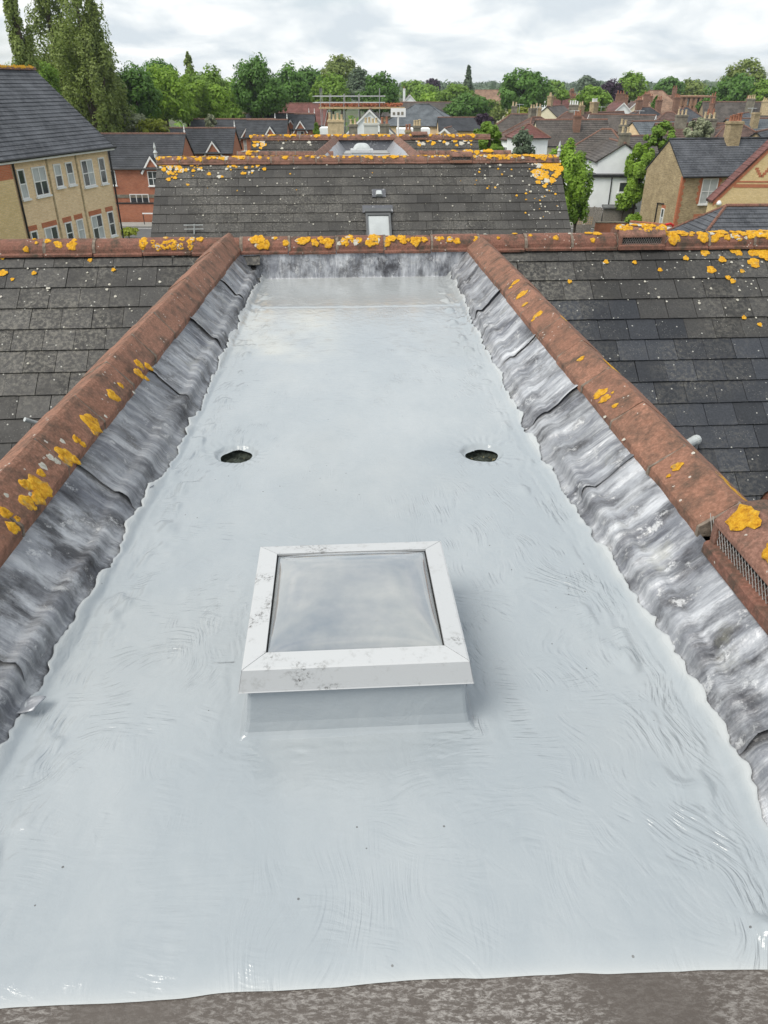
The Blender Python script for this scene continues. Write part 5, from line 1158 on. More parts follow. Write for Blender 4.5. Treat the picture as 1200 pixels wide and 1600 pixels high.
hs('far red brown gabled roofs beside the round bright tree', 893, 150, 215, 20, 14, 9, 38, 'render_white', 'redtile', chim=((0, 0, 1.2, .9, 1.2, 'stack_red', 3, 'pot'),))
hs('far white fronted house under the wooded ridge', 905, 146, 260, 80, 9, 9, 42, 'render_white', 'tan')
hs('big tan hipped roof with many folds and small finial', 1025, 142, 205, -8, 15, 12, 40, 'red', 'tan', 'hip', chim=((4.5, 1, 1.2, .9, 0.6, 'stack_red', 2, 'pot'), (-1.5, -3.6, 0.9, .8, -1.0, 'stack_red', 2, 'pot')))
hs('tan lower hip wing beside the many folded roof', 1005, 150, 195, 70, 10, 8, 40, 'red', 'tan', 'hip')
hs('grey roofs stepping down below the tall oak', 1150, 166, 165, -30, 12, 8, 36, 'london', 'conc', chim=((2, 0, 1, .8, 1.4, 'stack_red', 2, 'pot'),))
hs('grey lean roof between white gable and creeper tree', 1012, 213, 84, 25, 6.5, 5, 28, 'render_white', 'conc')
# television aerials on some stacks
for px, py, Y, lab in ((898, 172, 96, 'cream gabled house'), (940, 166, 122, 'stack of white pots'), (1000, 172, 108, 'yellow gable apex'), (1108, 178, 114, 'brick stack near the small round tree'), (840, 166, 108, 'brown hip roof with the blue grey bush'), (1150, 182, 88, 'slate house chimney'), (1176, 168, 112, 'slanting slate ridge'), (812, 162, 120, 'twin buff chimneys')):
    q = at(px, py, Y); o = empty('aerial', (q.x, Y, q.z - 1.6), R(random.uniform(-40, 40)), 'thin television aerial above the ' + lab, 'aerial', 'television aerials')
    MB().tube([(0, 0, -1.5), (0, 0, 1.6)], 0.035, 5).build('mast', M['greypipe'], o); MB().tube([(-0.6, 0, 1.5), (0.6, 0, 1.5)], 0.025, 5).build('boom', M['greypipe'], o)
    for x in (-0.5, -0.25, 0.0, 0.25, 0.5): MB().tube([(x, -0.3, 1.52), (x, 0.3, 1.52)], 0.018, 4).build('element', M['greypipe'], o)
# flat roofed orange block
q = at(1088, 152, 225); fb = empty('flat_roofed_block', (q.x, 225, 0), R(-2), 'orange brick flat roofed block with vertical window bays', 'building')
wdt = 60 * mpp(152, 225); MB().box(-wdt / 2, wdt / 2, 0.3, 9, 0, q.z).build('wall', M['orange'], fb); MB().box(-wdt / 2 - 0.3, wdt / 2 + 0.3, -0.4, 9.2, q.z, q.z + 0.35).build('parapet', M['orange'], fb)
nb_ = 9
for i in range(nb_):
    x = -wdt / 2 + wdt * (i + 0.0) / (nb_ - 1); MB().box(x - 0.32, x + 0.32, -0.2, 0.3, 0, q.z).build('brick_pier', M['orange'], fb)
    if i < nb_ - 1:
        x2 = x + wdt / (nb_ - 1) / 2; ww = wdt / (nb_ - 1) - 0.7
        for z in (q.z - 2.0, q.z - 5.0):
            if i % 2 == 0: window(fb, Tr(x2, 0.299, z), ww, 1.7, 1, 1, 'glass', None, 'darkpipe', None)
            else: MB().box(x2 - ww / 2, x2 + ww / 2, 0.1, 0.298, z, z + 1.7).build('brick_panel', M['orange'], fb)
# --- slate roofed stock brick house
C0, C1 = Vector((23.6, 64.0)), Vector((22.6, 70.0))
gd = (C1 - C0); D1 = gd.length; L1 = 15.0; axd = Vector((gd.y, -gd.x)).normalized(); ctr = (C0 + C1) / 2 + axd * L1 / 2
rz1 = math.degrees(math.atan2(axd.y, axd.x))
p1 = at(1046, 217, 67)
h1 = empty('house', (ctr.x, ctr.y, 0), R(rz1), 'stock brick house with red brick corners, blue slate roof and tall sash window', 'house', V)
he, hr = 5.7, 8.02; D = D1; L = L1
pr = [(-D / 2, 0), (D / 2, 0), (D / 2, he), (0, hr - 0.05), (-D / 2, he)]
MB().loft([[(-L / 2, y, z) for y, z in pr], [(L / 2, y, z) for y, z in pr]]).build('wall', M['london'], h1)
r = RB(); r.slope((-L / 2 - 0.05, -D / 2 - 0.2, he - 0.08), (L / 2, -D / 2 - 0.2, he - 0.08), (-L / 2 - 0.05, 0, hr + 0.06), (L / 2, 0, hr + 0.06), 0.24, 0.02); r.slope((L / 2, D / 2 + 0.2, he - 0.08), (-L / 2 - 0.05, D / 2 + 0.2, he - 0.08), (L / 2, 0, hr + 0.06), (-L / 2 - 0.05, 0, hr + 0.06), 0.24)
ro = r.build('roof', M['slate'], h1); MB().tube([(-L / 2 - 0.05, 0, hr + 0.08), (L / 2, 0, hr + 0.08)], 0.09, 8).build('ridge', M['slate'], ro)
MB().tube([(-L / 2, -D / 2 - 0.27, he - 0.1), (L / 2, -D / 2 - 0.27, he - 0.1)], 0.07, 6).build('gutter', M['darkpipe'], h1)
for k in range(int(he / 0.225)):
    w_ = 0.30 if k % 2 else 0.20; MB().box(-L / 2 - 0.012, -L / 2 + w_, -D / 2 - 0.012, -D / 2 + 0.22, k * 0.225, k * 0.225 + 0.222).build('quoin', M['redtrim'], h1)
wx = -L / 2 + 2.45
window(h1, face_M('S', L, D, wx, he - 2.15), 1.35, 1.9, 2, 2, 'curtain')
for sx in (-1, 1):
    for k in range(9):
        w_ = 0.30 if k % 2 else 0.2; x0 = wx + sx * 0.69; MB().box(min(x0, x0 + sx * w_), max(x0, x0 + sx * w_), -D / 2 - 0.012, -D / 2, he - 2.1 + k * 0.225, he - 2.1 + k * 0.225 + 0.222).build('quoin', M['redtrim'], h1)
window(h1, face_M('S', L, D, wx - 0.05, 1.0), 1.5, 1.55, 2, 2, 'glass', 'redtrim')
window(h1, face_M('W', L, D, 1.05, 2.0) if False else face_M('W', L, D, -0.9, 1.6), 0.5, 1.4, 1, 2, 'glass', 'redtrim')
MB().tube([(-L / 2 - 0.06, 0.1, 0), (-L / 2 - 0.06, 0.1, 3.3), (-L / 2 - 0.06, -0.9, 3.35)], 0.05, 6).build('waste_pipe', M['darkpipe'], h1)
xc = (1132 - 1046) * mpp(217, 67) - L / 2 + 0.35
chimney(h1, -L / 2 + 5.25, -0.25, he + 1.3, hr + 1.35, 1.25, 0.95, 'london', 5, 'pot')
r = RB(); xv = -L / 2 + 4.9      # cross roof with valley
r.slope((xv + 3.9, -D / 2 - 2.2, he - 0.1), (xv + 3.9, D / 2, he - 0.1), (xv + 3.9, -D / 2 - 2.2, hr), (xv + 3.9, D / 2, hr), 0.24) if False else None
# --- diaper brick gable in front
gx0 = at(1120, 312, 56.0); 
g2 = empty('house', (at(1246, 300, 56).x, 60.0, 0), R(-2), 'bright yellow brick gable with red diaper pattern and red verge', 'house', V)
hw = at(1246, 300, 56).x - gx0.x; zeL = gx0.z; zap = at(1200, 226, 56).z + (at(1246, 300, 56).x - at(1200, 226, 56).x) * 0.98
pr = [(-hw, 0), (hw, 0), (hw, zeL), (0, zap), (-hw, zeL)]
MB().loft([[(x, -4.0, z) for x, z in pr], [(x, -3.0, z) for x, z in pr]]).build('wall', M['yellow2'], g2)
r = RB(); r.slope((-hw - 0.12, -2.9, zeL - 0.1), (-hw - 0.12, -4.08, zeL - 0.1), (0, -2.9, zap + 0.02), (0, -4.08, zap + 0.02), 0.3, 0.02, 0.14); r.slope((hw + 0.12, -4.08, zeL - 0.1), (hw + 0.12, -2.9, zeL - 0.1), (0, -4.08, zap + 0.02), (0, -2.9, zap + 0.02), 0.3, 0.02, 0.14); r.build('roof', M['redtile'], g2)
sl_ = (zap - zeL) / hw
for k in range(16):     # red verge bricks
    x = -hw + hw * k / 16; z = zeL + (zap - zeL) * k / 16; MB().add([(x, -4.03, z - 0.45), (x + hw / 16, -4.03, z + (zap - zeL) / 16 - 0.45), (x + hw / 16, -4.03, z + (zap - zeL) / 16), (x, -4.03, z), (x, -4.0, z - 0.45), (x + hw / 16, -4.0, z + (zap - zeL) / 16 - 0.45), (x + hw / 16, -4.0, z + (zap - zeL) / 16), (x, -4.0, z)], [(0, 1, 2, 3), (0, 4, 5, 1), (3, 2, 6, 7), (0, 3, 7, 4), (1, 5, 6, 2)]).build('verge_brick', M['redtrim'], g2)
zb0 = at(1160, 288, 56).z
MB().box(-hw + (zb0 - zeL) / sl_ + 0.3, hw - (zb0 - zeL) / sl_ - 0.3, -4.02, -4.0, zb0 - 0.22, zb0).build('brick_band', M['redtrim'], g2); MB().box(-hw + (zb0 - zeL) / sl_ + 0.5, hw, -4.02, -4.0, zb0 + 0.1, zb0 + 0.2).build('brick_band', M['redtrim'], g2)
for cx in (-2.6, -0.9, 0.8):
    for k in range(8):
        for dd in (-1, 1):
            x = cx + dd * (0.06 + k * 0.115); z = zb0 + 0.45 + k * 0.15 * 1.0
            if zeL + (x + hw) * sl_ - 0.7 > z: MB().box(x - 0.12, x + 0.12, -4.015, -4.0, z, z + 0.145).build('diaper_brick', M['redtrim'], g2)
            z2 = zb0 + 0.45 + 2.1 - k * 0.15
            if zeL + (x + hw) * sl_ - 0.7 > z2 : MB().box(x - 0.12, x + 0.12, -4.015, -4.0, z2, z2 + 0.145).build('diaper_brick', M['redtrim'], g2)
lampz = at(1125, 317, 56); MB().lathe([(0.02, 0), (0.16, 0.02), (0.18, 0.12), (0.1, 0.28), (0.02, 0.3)], (lampz.x - at(1246, 300, 56).x + 0.1, -4.12, lampz.z - 0.15), 10).build('alarm_box', M['white'], g2)
# --- near single storey hip
q = at(1138, 323, 44); h3 = house('low hipped slate roof with red clay hips close behind the near ridge', 1180, 322, 44, 2, 9.5, 6.2, 38, 'london', 'slate', 'hip', name='house', ridge='terra_dark', hr=q.z); clean(h3)
# --- sheds, fences and yard walls
def fence(label, a, b, h, mat, Y=None, pw=0.16, gap=0.012):
    a, b = Vector(a), Vector(b); d = b - a; Lf = d.length; o = empty('timber_fence', (a.x, a.y, 0), math.atan2(d.y, d.x), label, 'fence')
    n = int(Lf / pw)
    for i in range(n): MB().box(i * pw + gap / 2, (i + 1) * pw - gap / 2, -0.012, 0.012, 0.05, h + random.uniform(-0.02, 0.03)).build('plank', M[mat], o)
    for i in range(int(Lf / 1.8) + 1): MB().box(i * 1.8 - 0.05, i * 1.8 + 0.05, 0.013, 0.113, 0, h + 0.06).build('post', M[mat], o)
    for z in (0.4, h - 0.3): MB().box(0, Lf, 0.0125, 0.06, z, z + 0.08).build('rail', M[mat], o)
    return o
A = at(896, 346, 76); B = at(940, 346, 75); fence('weathered grey plank fence beside the second roof end', (A.x, 76), (B.x, 75), 1.85, 'wood_grey')
def shed(label, px, py, Y, rz, w, d, h0, h1_, wall, roof):
    q = at(px, py, Y); o = empty('garden_shed', (q.x, Y, 0), R(rz), label, 'shed', 'garden sheds')
    n = int(w / 0.16)
    for i in range(n): MB().box(-w / 2 + i * w / n + 0.004, -w / 2 + (i + 1) * w / n - 0.004, -d / 2 - 0.02, -d / 2, 0, h0).build('plank', M[wall], o)
    MB().loft([[(-w / 2, y, z) for y, z in ((-d / 2, 0), (d / 2, 0), (d / 2, h1_), (-d / 2, h0))], [(w / 2, y, z) for y, z in ((-d / 2, 0), (d / 2, 0), (d / 2, h1_), (-d / 2, h0))]]).build('body', M[wall], o)
    r = RB(); r.slope((-w / 2 - 0.15, -d / 2 - 0.2, h0), (w / 2 + 0.15, -d / 2 - 0.2, h0), (-w / 2 - 0.15, d / 2 + 0.15, h1_ + 0.04), (w / 2 + 0.15, d / 2 + 0.15, h1_ + 0.04), 0.5, 0.012); r.build('roof', M[roof], o)
    return o
M['feltroof'] = roofing('shed_felt', (0.10, 0.105, 0.11), (0.13, 0.135, 0.14), 1.0, 0.9)
shed('lean-to grey plank shed with felt roof behind the plank fence', 962, 335, 76, -4, 2.8, 2.6, 1.9, 2.4, 'wood_grey', 'feltroof')
shed('felt roofed shed tucked behind the plank fence and vivid tree', 925, 325, 80, 12, 2.6, 2.6, 2.1, 2.6, 'wood_grey', 'feltroof')
shed('long low shed roof below the white rendered gable', 930, 308, 86, 8, 4.0, 3.0, 2.2, 2.8, 'stack_grey', 'feltroof')
shed('grey roofed lean-to between sheds and stock brick wall', 993, 303, 82, -8, 3.0, 3.4, 2.1, 2.9, 'render_white', 'feltroof')
A = at(896, 352, 70); o = empty('trellis', (A.x, 70, 0), 0, 'tan lattice trellis on a low timber wall beside the second roof end', 'trellis')
wT = 28 * mpp(350, 70)
for i in range(9): MB().box(i * wT / 8 - 0.02, i * wT / 8 + 0.02, -0.01, 0.01, 1.15, 1.75).build('slat', M['wood_tan'], o)
for j in range(4): MB().box(0, wT, 0.011, 0.03, 1.15 + j * 0.19, 1.19 + j * 0.19).build('slat', M['wood_tan'], o)
for j in range(6): MB().box(0, wT, -0.02, 0.009, j * 0.19, j * 0.19 + 0.18).build('plank', M['wood_grey'], o)
A = at(985, 345, 62); B = at(1052, 352, 60); d = Vector((B.x - A.x, -2.0)); o = empty('yard_wall', (A.x, 62, 0), math.atan2(d.y, d.x), 'white yard wall with red brick coping in front of the stock brick house', 'wall')
zt = at(985, 345, 62).z; MB().box(0, d.length, -0.11, 0.11, 0, zt - 0.1).build('wall', M['render_white'], o)
n = int(d.length / 0.30)
for i in range(n): MB().box(i * d.length / n + 0.006, (i + 1) * d.length / n - 0.006, -0.15, 0.15, zt - 0.098, zt + 0.02).build('brick', M['red'], o)
A = at(930, 352, 68); o = empty('yard_wall', (A.x, 68, 0), 0, 'low red brick wall under the sheds', 'wall'); MB().box(0, 4.2, -0.11, 0.11, 0, at(940, 348, 68).z).build('wall', M['red'], o); MB().box(-0.02, 4.22, -0.15, 0.15, at(940, 348, 68).z + 0.001, at(940, 348, 68).z + 0.08).build('coping', M['stack_grey'], o)
q = at(1047, 350, 59.0); o = empty('hose_hoop', (q.x, 59.0, q.z - 0.4), R(10), 'red curved hose hoop beside the white yard wall', 'hose')
MB().tube([(-0.35, 0, 0.36), (0.05, 0, 0.42), (0.25, 0, 0.30), (0.32, 0, 0.05), (0.30, 0, -1.2)], 0.09, 8).build('hose', plain('red_plastic', (0.5, 0.02, 0.02), 0.4), o)
q = at(945, 285, 77); o = empty('rear_extension', (q.x, 75.5, 0), R(-2), 'white flat roofed rear extension below the white rendered gable', 'extension')
zx = at(945, 277, 75.5).z; MB().box(-2.0, 2.6, 0, 2.0, 0, zx).build('wall', M['render_white'], o); MB().box(-2.2, 2.8, -0.2, 2.0, zx + 0.002, zx + 0.22).build('roof', M['darkpipe'], o); window(o, Tr(1.4, 0, zx - 1.3), 0.9, 0.9, 1, 1); MB().tube([(0.2, -0.05, 0), (0.2, -0.05, zx)], 0.05, 6).build('downpipe', M['darkpipe'], o)

# ------------------------------------------------------------------ trees
def leaf_quads(P, N, size, r):
    n = len(P); a = r.normal(size=(n, 3)); N = N / np.linalg.norm(N, axis=1, keepdims=True)
    a -= N * (a * N).sum(1, keepdims=True); a /= np.linalg.norm(a, axis=1, keepdims=True); b = np.cross(N, a)
    s = size * (0.6 + 0.8 * r.random((n, 1))); a = a * s; b = b * s * 0.62
    V = np.stack([P - a, P - b * 0.9 + a * 0.1, P + a, P + b * 0.9 + a * 0.1], 1).reshape(-1, 3); F = np.arange(4 * n).reshape(n, 4); return V, F
def crown_mesh(name, rx, ry, rz_, zc, shape, n, size, seed):
    r = np.random.default_rng(seed)
    nc = {'round': 75, 'broad': 95, 'poplar': 70, 'cone': 60, 'loose': 42}[shape]
    d = r.normal(size=(nc, 3)); d /= np.linalg.norm(d, axis=1, keepdims=True)
    rad = 0.45 + 0.5 * r.random((nc, 1)) ** 0.6
    C = d * rad
    if shape in ('round', 'broad', 'loose'):
        C[:, 2] = np.where(C[:, 2] < -0.55, C[:, 2] * 0.6, C[:, 2]); lob = 1 + 0.22 * np.sin(3.1 * np.arctan2(d[:, 1], d[:, 0]) + seed) * (1 - np.abs(d[:, 2])); C[:, :2] *= lob[:, None]
        cr = 0.20 + 0.14 * r.random(nc)
        if shape == 'loose': cr *= 0.85
        csz = np.stack([cr, cr, cr * 0.85], 1)
    elif shape == 'poplar':
        z = r.random(nc) * 2 - 1; w = np.clip((1 - ((z + 0.25) / 1.25) ** 2), 0.04, 1) ** 0.6; an = r.random(nc) * 6.283; q = np.sqrt(r.random(nc)) * 0.75
        C = np.stack([np.cos(an) * q * w, np.sin(an) * q * w, z * 0.93], 1); cr = 0.22 + 0.12 * r.random(nc); csz = np.stack([cr, cr, cr * 0.62], 1) * np.clip(w, 0.35, 1)[:, None]
    else:
        z = r.random(nc) * 2 - 1; w = (1 - z) / 2 + 0.04; an = r.random(nc) * 6.283; q = np.sqrt(r.random(nc)) * 0.85
        C = np.stack([np.cos(an) * q * w, np.sin(an) * q * w, z], 1); cr = (0.12 + 0.2 * w); csz = np.stack([cr, cr, cr * 0.6], 1)
    k = r.integers(0, nc, n); g = r.normal(size=(n, 3)); g /= np.linalg.norm(g, axis=1, keepdims=True); sh = (0.45 + 0.65 * r.random((n, 1)) ** 0.5)
    Pn = C[k] + g * sh * csz[k]
    sc_ = np.array([rx, ry, rz_]); P = Pn * sc_; P[:, 2] += zc
    N = g * 1.0 + C[k] * 0.5 + np.array([0, 0, 0.35]) + r.normal(size=(n, 3)) * 0.45
    V, F = leaf_quads(P, N, size, r); return npmesh(name, V, F), C * sc_ + np.array([0, 0, zc])
_seed = [100]
NOCLIP = []
def tree(label, px, top, Y, hw, mat='leaf', shape='round', hgt=None, low=None, dens=1.0, group='trees beyond the roofs', cat='tree', name='tree', depth=None):
    _seed[0] += 1; s = mpp(top, Y); p = at(px, top, Y); zt = p.z; rx = hw * s
    if low is None: low = max(0.12 * zt, zt - (hgt if hgt else 2.3) * rx)
    else: low = max(0.3, at(px, low, Y).z)
    rzv = (zt - low) / 2; zc = (zt + low) / 2
    area = (2 * hw) * (2 * rzv / s); n = int(min(15000, max(1200, area * 1.15 * dens))); size = max(0.09, 2.5 * s)
    if shape == 'poplar': size *= 0.95
    k = 0.93
    o = empty(name, (p.x, Y, 0), random.uniform(0, 6.28) if shape != 'x' else 0, label, cat, group)
    me, C = crown_mesh('crown', rx * k, rx * k, rzv * k, zc, shape, n, size, _seed[0])
    link('crown', me, M[mat], o)
    tr = MB(); rt = max(0.05, 0.022 * zt); tr.tube([(0, 0, -0.1), (0.02 * zt * random.uniform(-1, 1), 0.1, low * 0.6 + 0.2), (0, 0, zc), (0, 0, zc + rzv * 0.6)], [rt, rt * 0.75, rt * 0.45, rt * 0.12], 8)
    for i in range(0, min(len(C), 28), 4):
        c = Vector(C[i]); b = Vector((0, 0, max(low * 0.7, c.z - 0.5 * rzv))); tr.tube([b, b.lerp(c, 0.5) + Vector((0, 0, 0.08 * rzv)), c], [rt * 0.35, rt * 0.22, rt * 0.06], 5)
    tr.build('trunk', M['bark'], o); return o
T = tree
# left woodland edge
GW = 'trees of the woodland edge'
T('tall grey green poplar column rising out of the picture, broadest of the clump', 98, -120, 92, 62, 'leaf_grey', 'poplar', low=250, dens=2.2, group=GW)
T('tall grey green poplar column between the broad one and the block ridge', 52, -100, 94, 44, 'leaf_grey', 'poplar', low=230, dens=2.2, group=GW)
T('lower shaggy poplar shoulder leaning over the slate verge', 146, 62, 95, 44, 'leaf_grey', 'broad', low=250, dens=1.4, group=GW)
T('shaggy dark mass of leaves joining the poplar columns', 95, 20, 104, 88, 'leaf_grey', 'broad', low=235, dens=1.3, group=GW)
T('thin poplar spike at the picture edge above the orange ridge', 2, -80, 80, 24, 'leaf_grey', 'poplar', low=170, group=GW)
T('short poplar spire on the sunny flank of the tall column', 132, -30, 90, 30, 'leaf_grey', 'poplar', low=250, dens=1.4, group=GW)
T('bright low leafy tree filling the gap under the poplars', 40, 82, 85, 40, 'leaf', 'broad', low=180, group=GW)
T('dark green round tree beside the poplar shoulder', 205, 98, 105, 36, 'leaf_dark', 'broad', low=200, group=GW)
T('bright green dome tree above the white blossom bush', 250, 102, 112, 42, 'leaf_bright', 'broad', low=200, group=GW)
T('drooping lime green tree in the middle of the woodland edge', 285, 112, 118, 40, 'leaf_bright', 'loose', low=205, dens=1.5, group=GW)
T('mid green tree behind the drooping one, rounded top', 318, 98, 135, 38, 'leaf', 'broad', low=195, group=GW)
T('lime green tree bending towards the big dark tree', 335, 130, 120, 26, 'leaf_bright', 'round', low=200, group=GW)
T('thin bare-topped far poplar above the woodland', 292, 78, 170, 9, 'leaf_grey', 'poplar', low=130, group=GW)
T('dark tree crown at the back of the woodland, above the bright dome', 245, 91, 150, 30, 'leaf_dark', 'broad', low=160, group=GW)
T('big dark green oak with broad crown before the red hall', 402, 86, 128, 46, 'leaf_dark', 'broad', low=200, dens=1.2, group=GW)
T('dark green tree close behind the red hall ridge', 452, 98, 165, 28, 'leaf_dark', 'broad', low=180, group=GW)
T('upright dark green tree next along from the hall', 482, 96, 180, 22, 'leaf_dark', 'round', low=175, group=GW)
T('yellowish green tree standing over the scaffold rails', 518, 110, 160, 30, 'leaf', 'broad', low=185, group=GW)
T('tall pale grey green tree on the skyline behind the scaffold', 532, 85, 230, 32, 'leaf_grey', 'broad', low=150, group=GW)
T('blue green cedar shape dropping from the pale skyline tree', 560, 104, 215, 20, 'leaf_blue', 'broad', low=165, group=GW)
T('round glossy green tree above the scaffold end', 593, 112, 165, 33, 'leaf_dark', 'round', low=190, dens=1.1, group=GW)
T('white flowering bush under the poplar shoulder', 205, 172, 96, 22, 'leaf_pale', 'round', low=215, group='bushes behind the red houses', cat='bush', name='bush')
T('yellow green bush against the slate ridge of the red house', 238, 182, 94, 24, 'leaf_lime', 'round', low=215, group='bushes behind the red houses', cat='bush', name='bush')
T('round green bush above the roof of the set back red house', 362, 167, 126, 20, 'leaf', 'round', low=200, group='bushes behind the red houses', cat='bush', name='bush')
T('pale thin sapling above the second red roof', 328, 178, 104, 9, 'leaf_pale', 'loose', low=205, group='bushes behind the red houses', cat='bush', name='bush', dens=0.7)
T('small dark cypress bush beside the scaffold brace', 494, 192, 100, 6, 'leaf', 'cone', low=212, group='bushes behind the red houses', cat='bush', name='bush')
T('dark round woodland tree low between the bright dome and the oak', 352, 118, 150, 30, 'leaf', 'broad', low=190, group=GW)
T('shadowed tree behind the bright dome, deep green', 225, 125, 118, 34, 'leaf_dark', 'broad', low=205, group=GW)
# middle
GM = 'trees scattered among the far roofs'
T('mid green far tree above the white gabled cottage', 645, 124, 300, 22, 'leaf', 'broad', low=160, group=GM)
T('brownish copper far tree on the skyline', 676, 122, 320, 14, 'leaf_purple', 'broad', low=150, group=GM)
T('pale green skyline tree between cottage and cone', 665, 130, 280, 24, 'leaf', 'broad', low=165, group=GM)
T('lime tree low behind the long brown roof', 672, 143, 230, 17, 'leaf_bright', 'round', low=170, group=GM)
T('full green tree at the foot of the pointed conifer', 712, 130, 220, 30, 'leaf', 'broad', low=180, group=GM)
T('pointed grey conifer breaking the skyline', 733, 102, 240, 12, 'leaf_blue', 'cone', low=150, group=GM)
T('dark evergreen mass beside the low slate roof', 733, 145, 170, 32, 'leaf_dark', 'broad', low=195, dens=1.3, group=GM)
T('dark evergreen lobe over the low slate roof', 712, 158, 165, 20, 'leaf_dark', 'round', low=190, group=GM)
T('dull green tree filling between evergreen and round giant', 770, 155, 190, 22, 'leaf_grey', 'broad', low=195, group=GM)
T('big round dense tree, tallest in the middle of the skyline', 821, 107, 178, 42, 'leaf_dark', 'round', low=185, dens=1.5, group=GM)
T('lime green shrub tree behind the twin buff chimneys', 812, 166, 140, 20, 'leaf_lime', 'round', low=192, group=GM)
T('dark purple shrub beside the low brick wall', 756, 176, 130, 14, 'leaf_purple', 'round', low=200, group=GM, cat='bush', name='bush')
T('leafy young maple reaching over the second roof ridge', 766, 190, 36, 30, 'leaf', 'loose', low=262, dens=1.9, group=GM)
T('blue grey rounded bush by the white sided house', 819, 198, 78, 17, 'leaf_blue', 'round', low=262, group=GM, cat='bush', name='bush')
T('round bright tree standing above the far roofs', 929, 131, 160, 28, 'leaf', 'round', low=185, dens=1.3, group=GM)
T('purple leaved tree behind the round bright one', 958, 123, 200, 20, 'leaf_purple', 'broad', low=170, group=GM)
T('tall fresh green tree beside the purple one', 990, 110, 215, 24, 'leaf', 'broad', low=165, group=GM)
T('small round tree before the far red roofs', 880, 140, 205, 11, 'leaf', 'round', low=158, group=GM)
T('hazy green tree beyond the round giant', 868, 124, 330, 16, 'leaf', 'broad', low=150, group=GM)
T('grey blue pair of pines on the skyline', 918, 118, 360, 18, 'leaf_blue', 'broad', low=150, group=GM)
T('dark broad tree over the tan hipped roof', 1048, 120, 260, 24, 'leaf_dark', 'broad', low=160, group=GM)
T('dull green broad tree over the flat roofed block', 1083, 122, 270, 26, 'leaf_grey', 'broad', low=165, group=GM)
T('slim dark tree rising between tan roof and slate hips', 1026, 149, 150, 11, 'leaf_dark', 'cone', low=185, group=GM)
T('small round dark tree before the flat roofed block', 1104, 153, 150, 13, 'leaf_dark', 'round', low=180, group=GM)
T('lime shrub next to the small round tree', 1131, 162, 150, 8, 'leaf_lime', 'round', low=185, group=GM, cat='bush', name='bush')
T('large dark oak spreading at the picture edge', 1152, 112, 190, 36, 'leaf_dark', 'broad', low=180, dens=1.3, group=GM)
T('tall airy tree topping the oak at the picture edge', 1170, 88, 205, 32, 'leaf_grey', 'broad', low=170, group=GM)
T('outer shoulder of green tree cut by the picture edge', 1202, 120, 185, 24, 'leaf', 'broad', low=175, group=GM)
T('vivid green garden tree at the end of the second roof', 888, 206, 62, 38, 'leaf_bright', 'loose', low=372, dens=2.6, group=GM)
T('darker garden shrub behind the vivid tree and shed', 912, 240, 66, 20, 'leaf', 'broad', low=368, dens=1.3, group=GM)
T('climbing green tree against the stock brick gable wall', 1010, 208, 74, 25, 'leaf_bright', 'loose', low=335, dens=2.6, group=GM)
T('upper spray of the climbing tree over the slate ridge', 1038, 190, 75, 22, 'leaf', 'loose', low=240, dens=1.6, group=GM)
T('pale flowering shrub behind the slate ridge', 1095, 182, 72, 22, 'leaf_pale', 'loose', low=240, dens=1.4, group=GM, cat='bush', name='bush')
T('fresh green bush between the grey shed and brick gable', 980, 294, 74, 15, 'leaf_bright', 'round', low=335, group=GM, cat='bush', name='bush')
T('low green bush by the white yard wall', 992, 332, 68, 12, 'leaf_bright', 'round', low=356, group=GM, cat='bush', name='bush')
T('clipped lime green hedge ball at the roadside corner', 200, 356, 69, 16, 'leaf_lime', 'round', low=385, group=None, cat='bush', name='bush', dens=2)
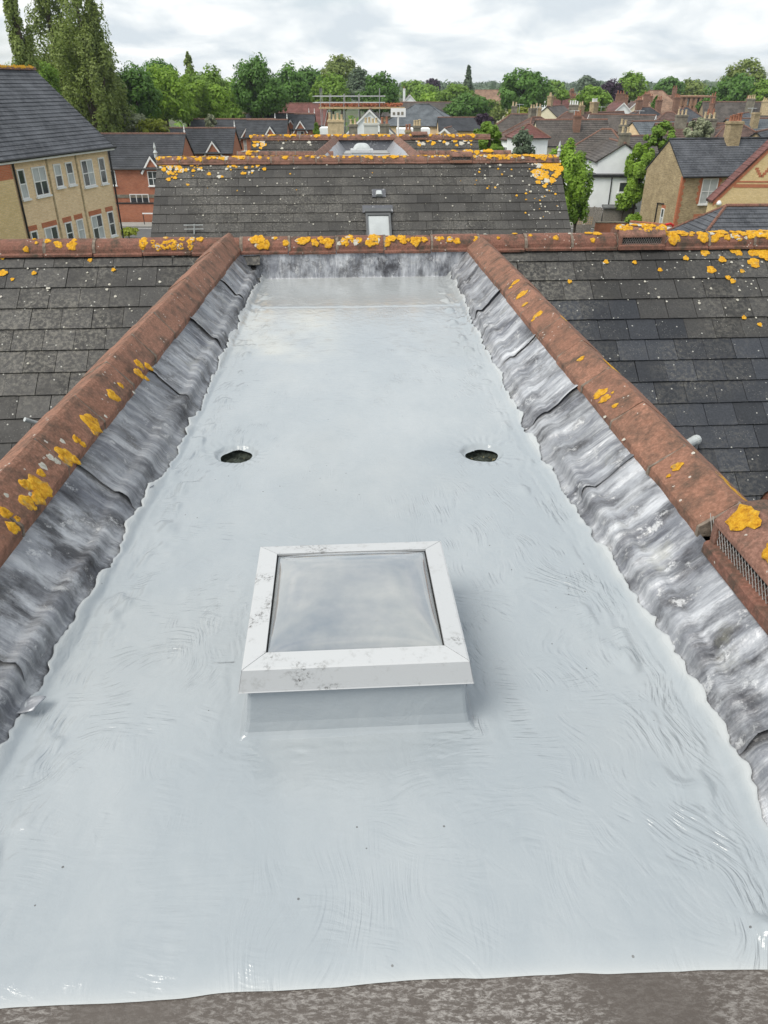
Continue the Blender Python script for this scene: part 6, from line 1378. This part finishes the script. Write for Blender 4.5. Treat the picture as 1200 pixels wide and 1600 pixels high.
# ivy over the cream gable foot, grass tufts on ridge
def far_wood():
    r = np.random.default_rng(3); Vs, Fs, nb = [], [], 0
    for i in range(330):
        ang = r.uniform(-0.60, 0.60); dist = r.uniform(380, 1200); cx, cy = math.sin(ang) * dist, math.cos(ang) * dist
        h = 9.0 + 3.5 * r.random() + dist * 0.0022; w = r.uniform(5, 11); n = 130
        g = r.normal(size=(n, 3)); g /= np.linalg.norm(g, axis=1, keepdims=True); g[:, 2] = np.abs(g[:, 2]); g *= (0.75 + 0.3 * r.random((n, 1)))
        P = g * np.array([w, w, h * 0.62]) + np.array([cx, cy, h * 0.38]); V, F = leaf_quads(P, g + r.normal(size=(n, 3)) * 0.4, 1.5, r); Vs.append(V); Fs.append(F + nb); nb += len(V)
    o = link('distant_wood', npmesh('distant_wood', np.vstack(Vs), np.vstack(Fs)), M['leaf_blue']); tag(o, 'band of distant blue green woodland along the horizon', 'woodland', None, 'stuff')
far_wood()
def undergrowth():
    r = np.random.default_rng(4); n = 16000; Yv = r.uniform(85, 300, n); X = (r.random(n) * 1.15 - 0.58) * Yv * 1.0
    m = vnoise(X / 9, Yv / 9) > 0.02; X, Yv = X[m], Yv[m]; zz = r.random(len(X)) * 3.2; P = np.stack([X, Yv, zz], 1); N = r.normal(size=P.shape) + np.array([0, -0.3, 0.9])
    V, F = leaf_quads(P, N, 0.75, r); o = link('undergrowth', npmesh('undergrowth', V, F), M['leaf']); tag(o, 'loose garden shrubbery between the far houses', 'shrubbery', None, 'stuff')
undergrowth()

# ------------------------------------------------------------------ thin summer haze
hz = MB().box(-1500, 1500, -300, 1600, -1.0, 26.0).mesh('haze')
hm = bpy.data.materials.new('haze'); hm.use_nodes = True; hn = hm.node_tree; hn.nodes.clear()
ho = hn.nodes.new('ShaderNodeOutputMaterial'); hv = hn.nodes.new('ShaderNodeVolumePrincipled'); hv.inputs['Color'].default_value = (0.80, 0.87, 0.95, 1); hv.inputs['Density'].default_value = 0.0002; hv.inputs['Anisotropy'].default_value = 0.2
hn.links.new(hv.outputs[0], ho.inputs['Volume']); o = link('haze', hz, hm); tag(o, 'thin pale haze softening the far trees', 'haze', None, 'stuff')
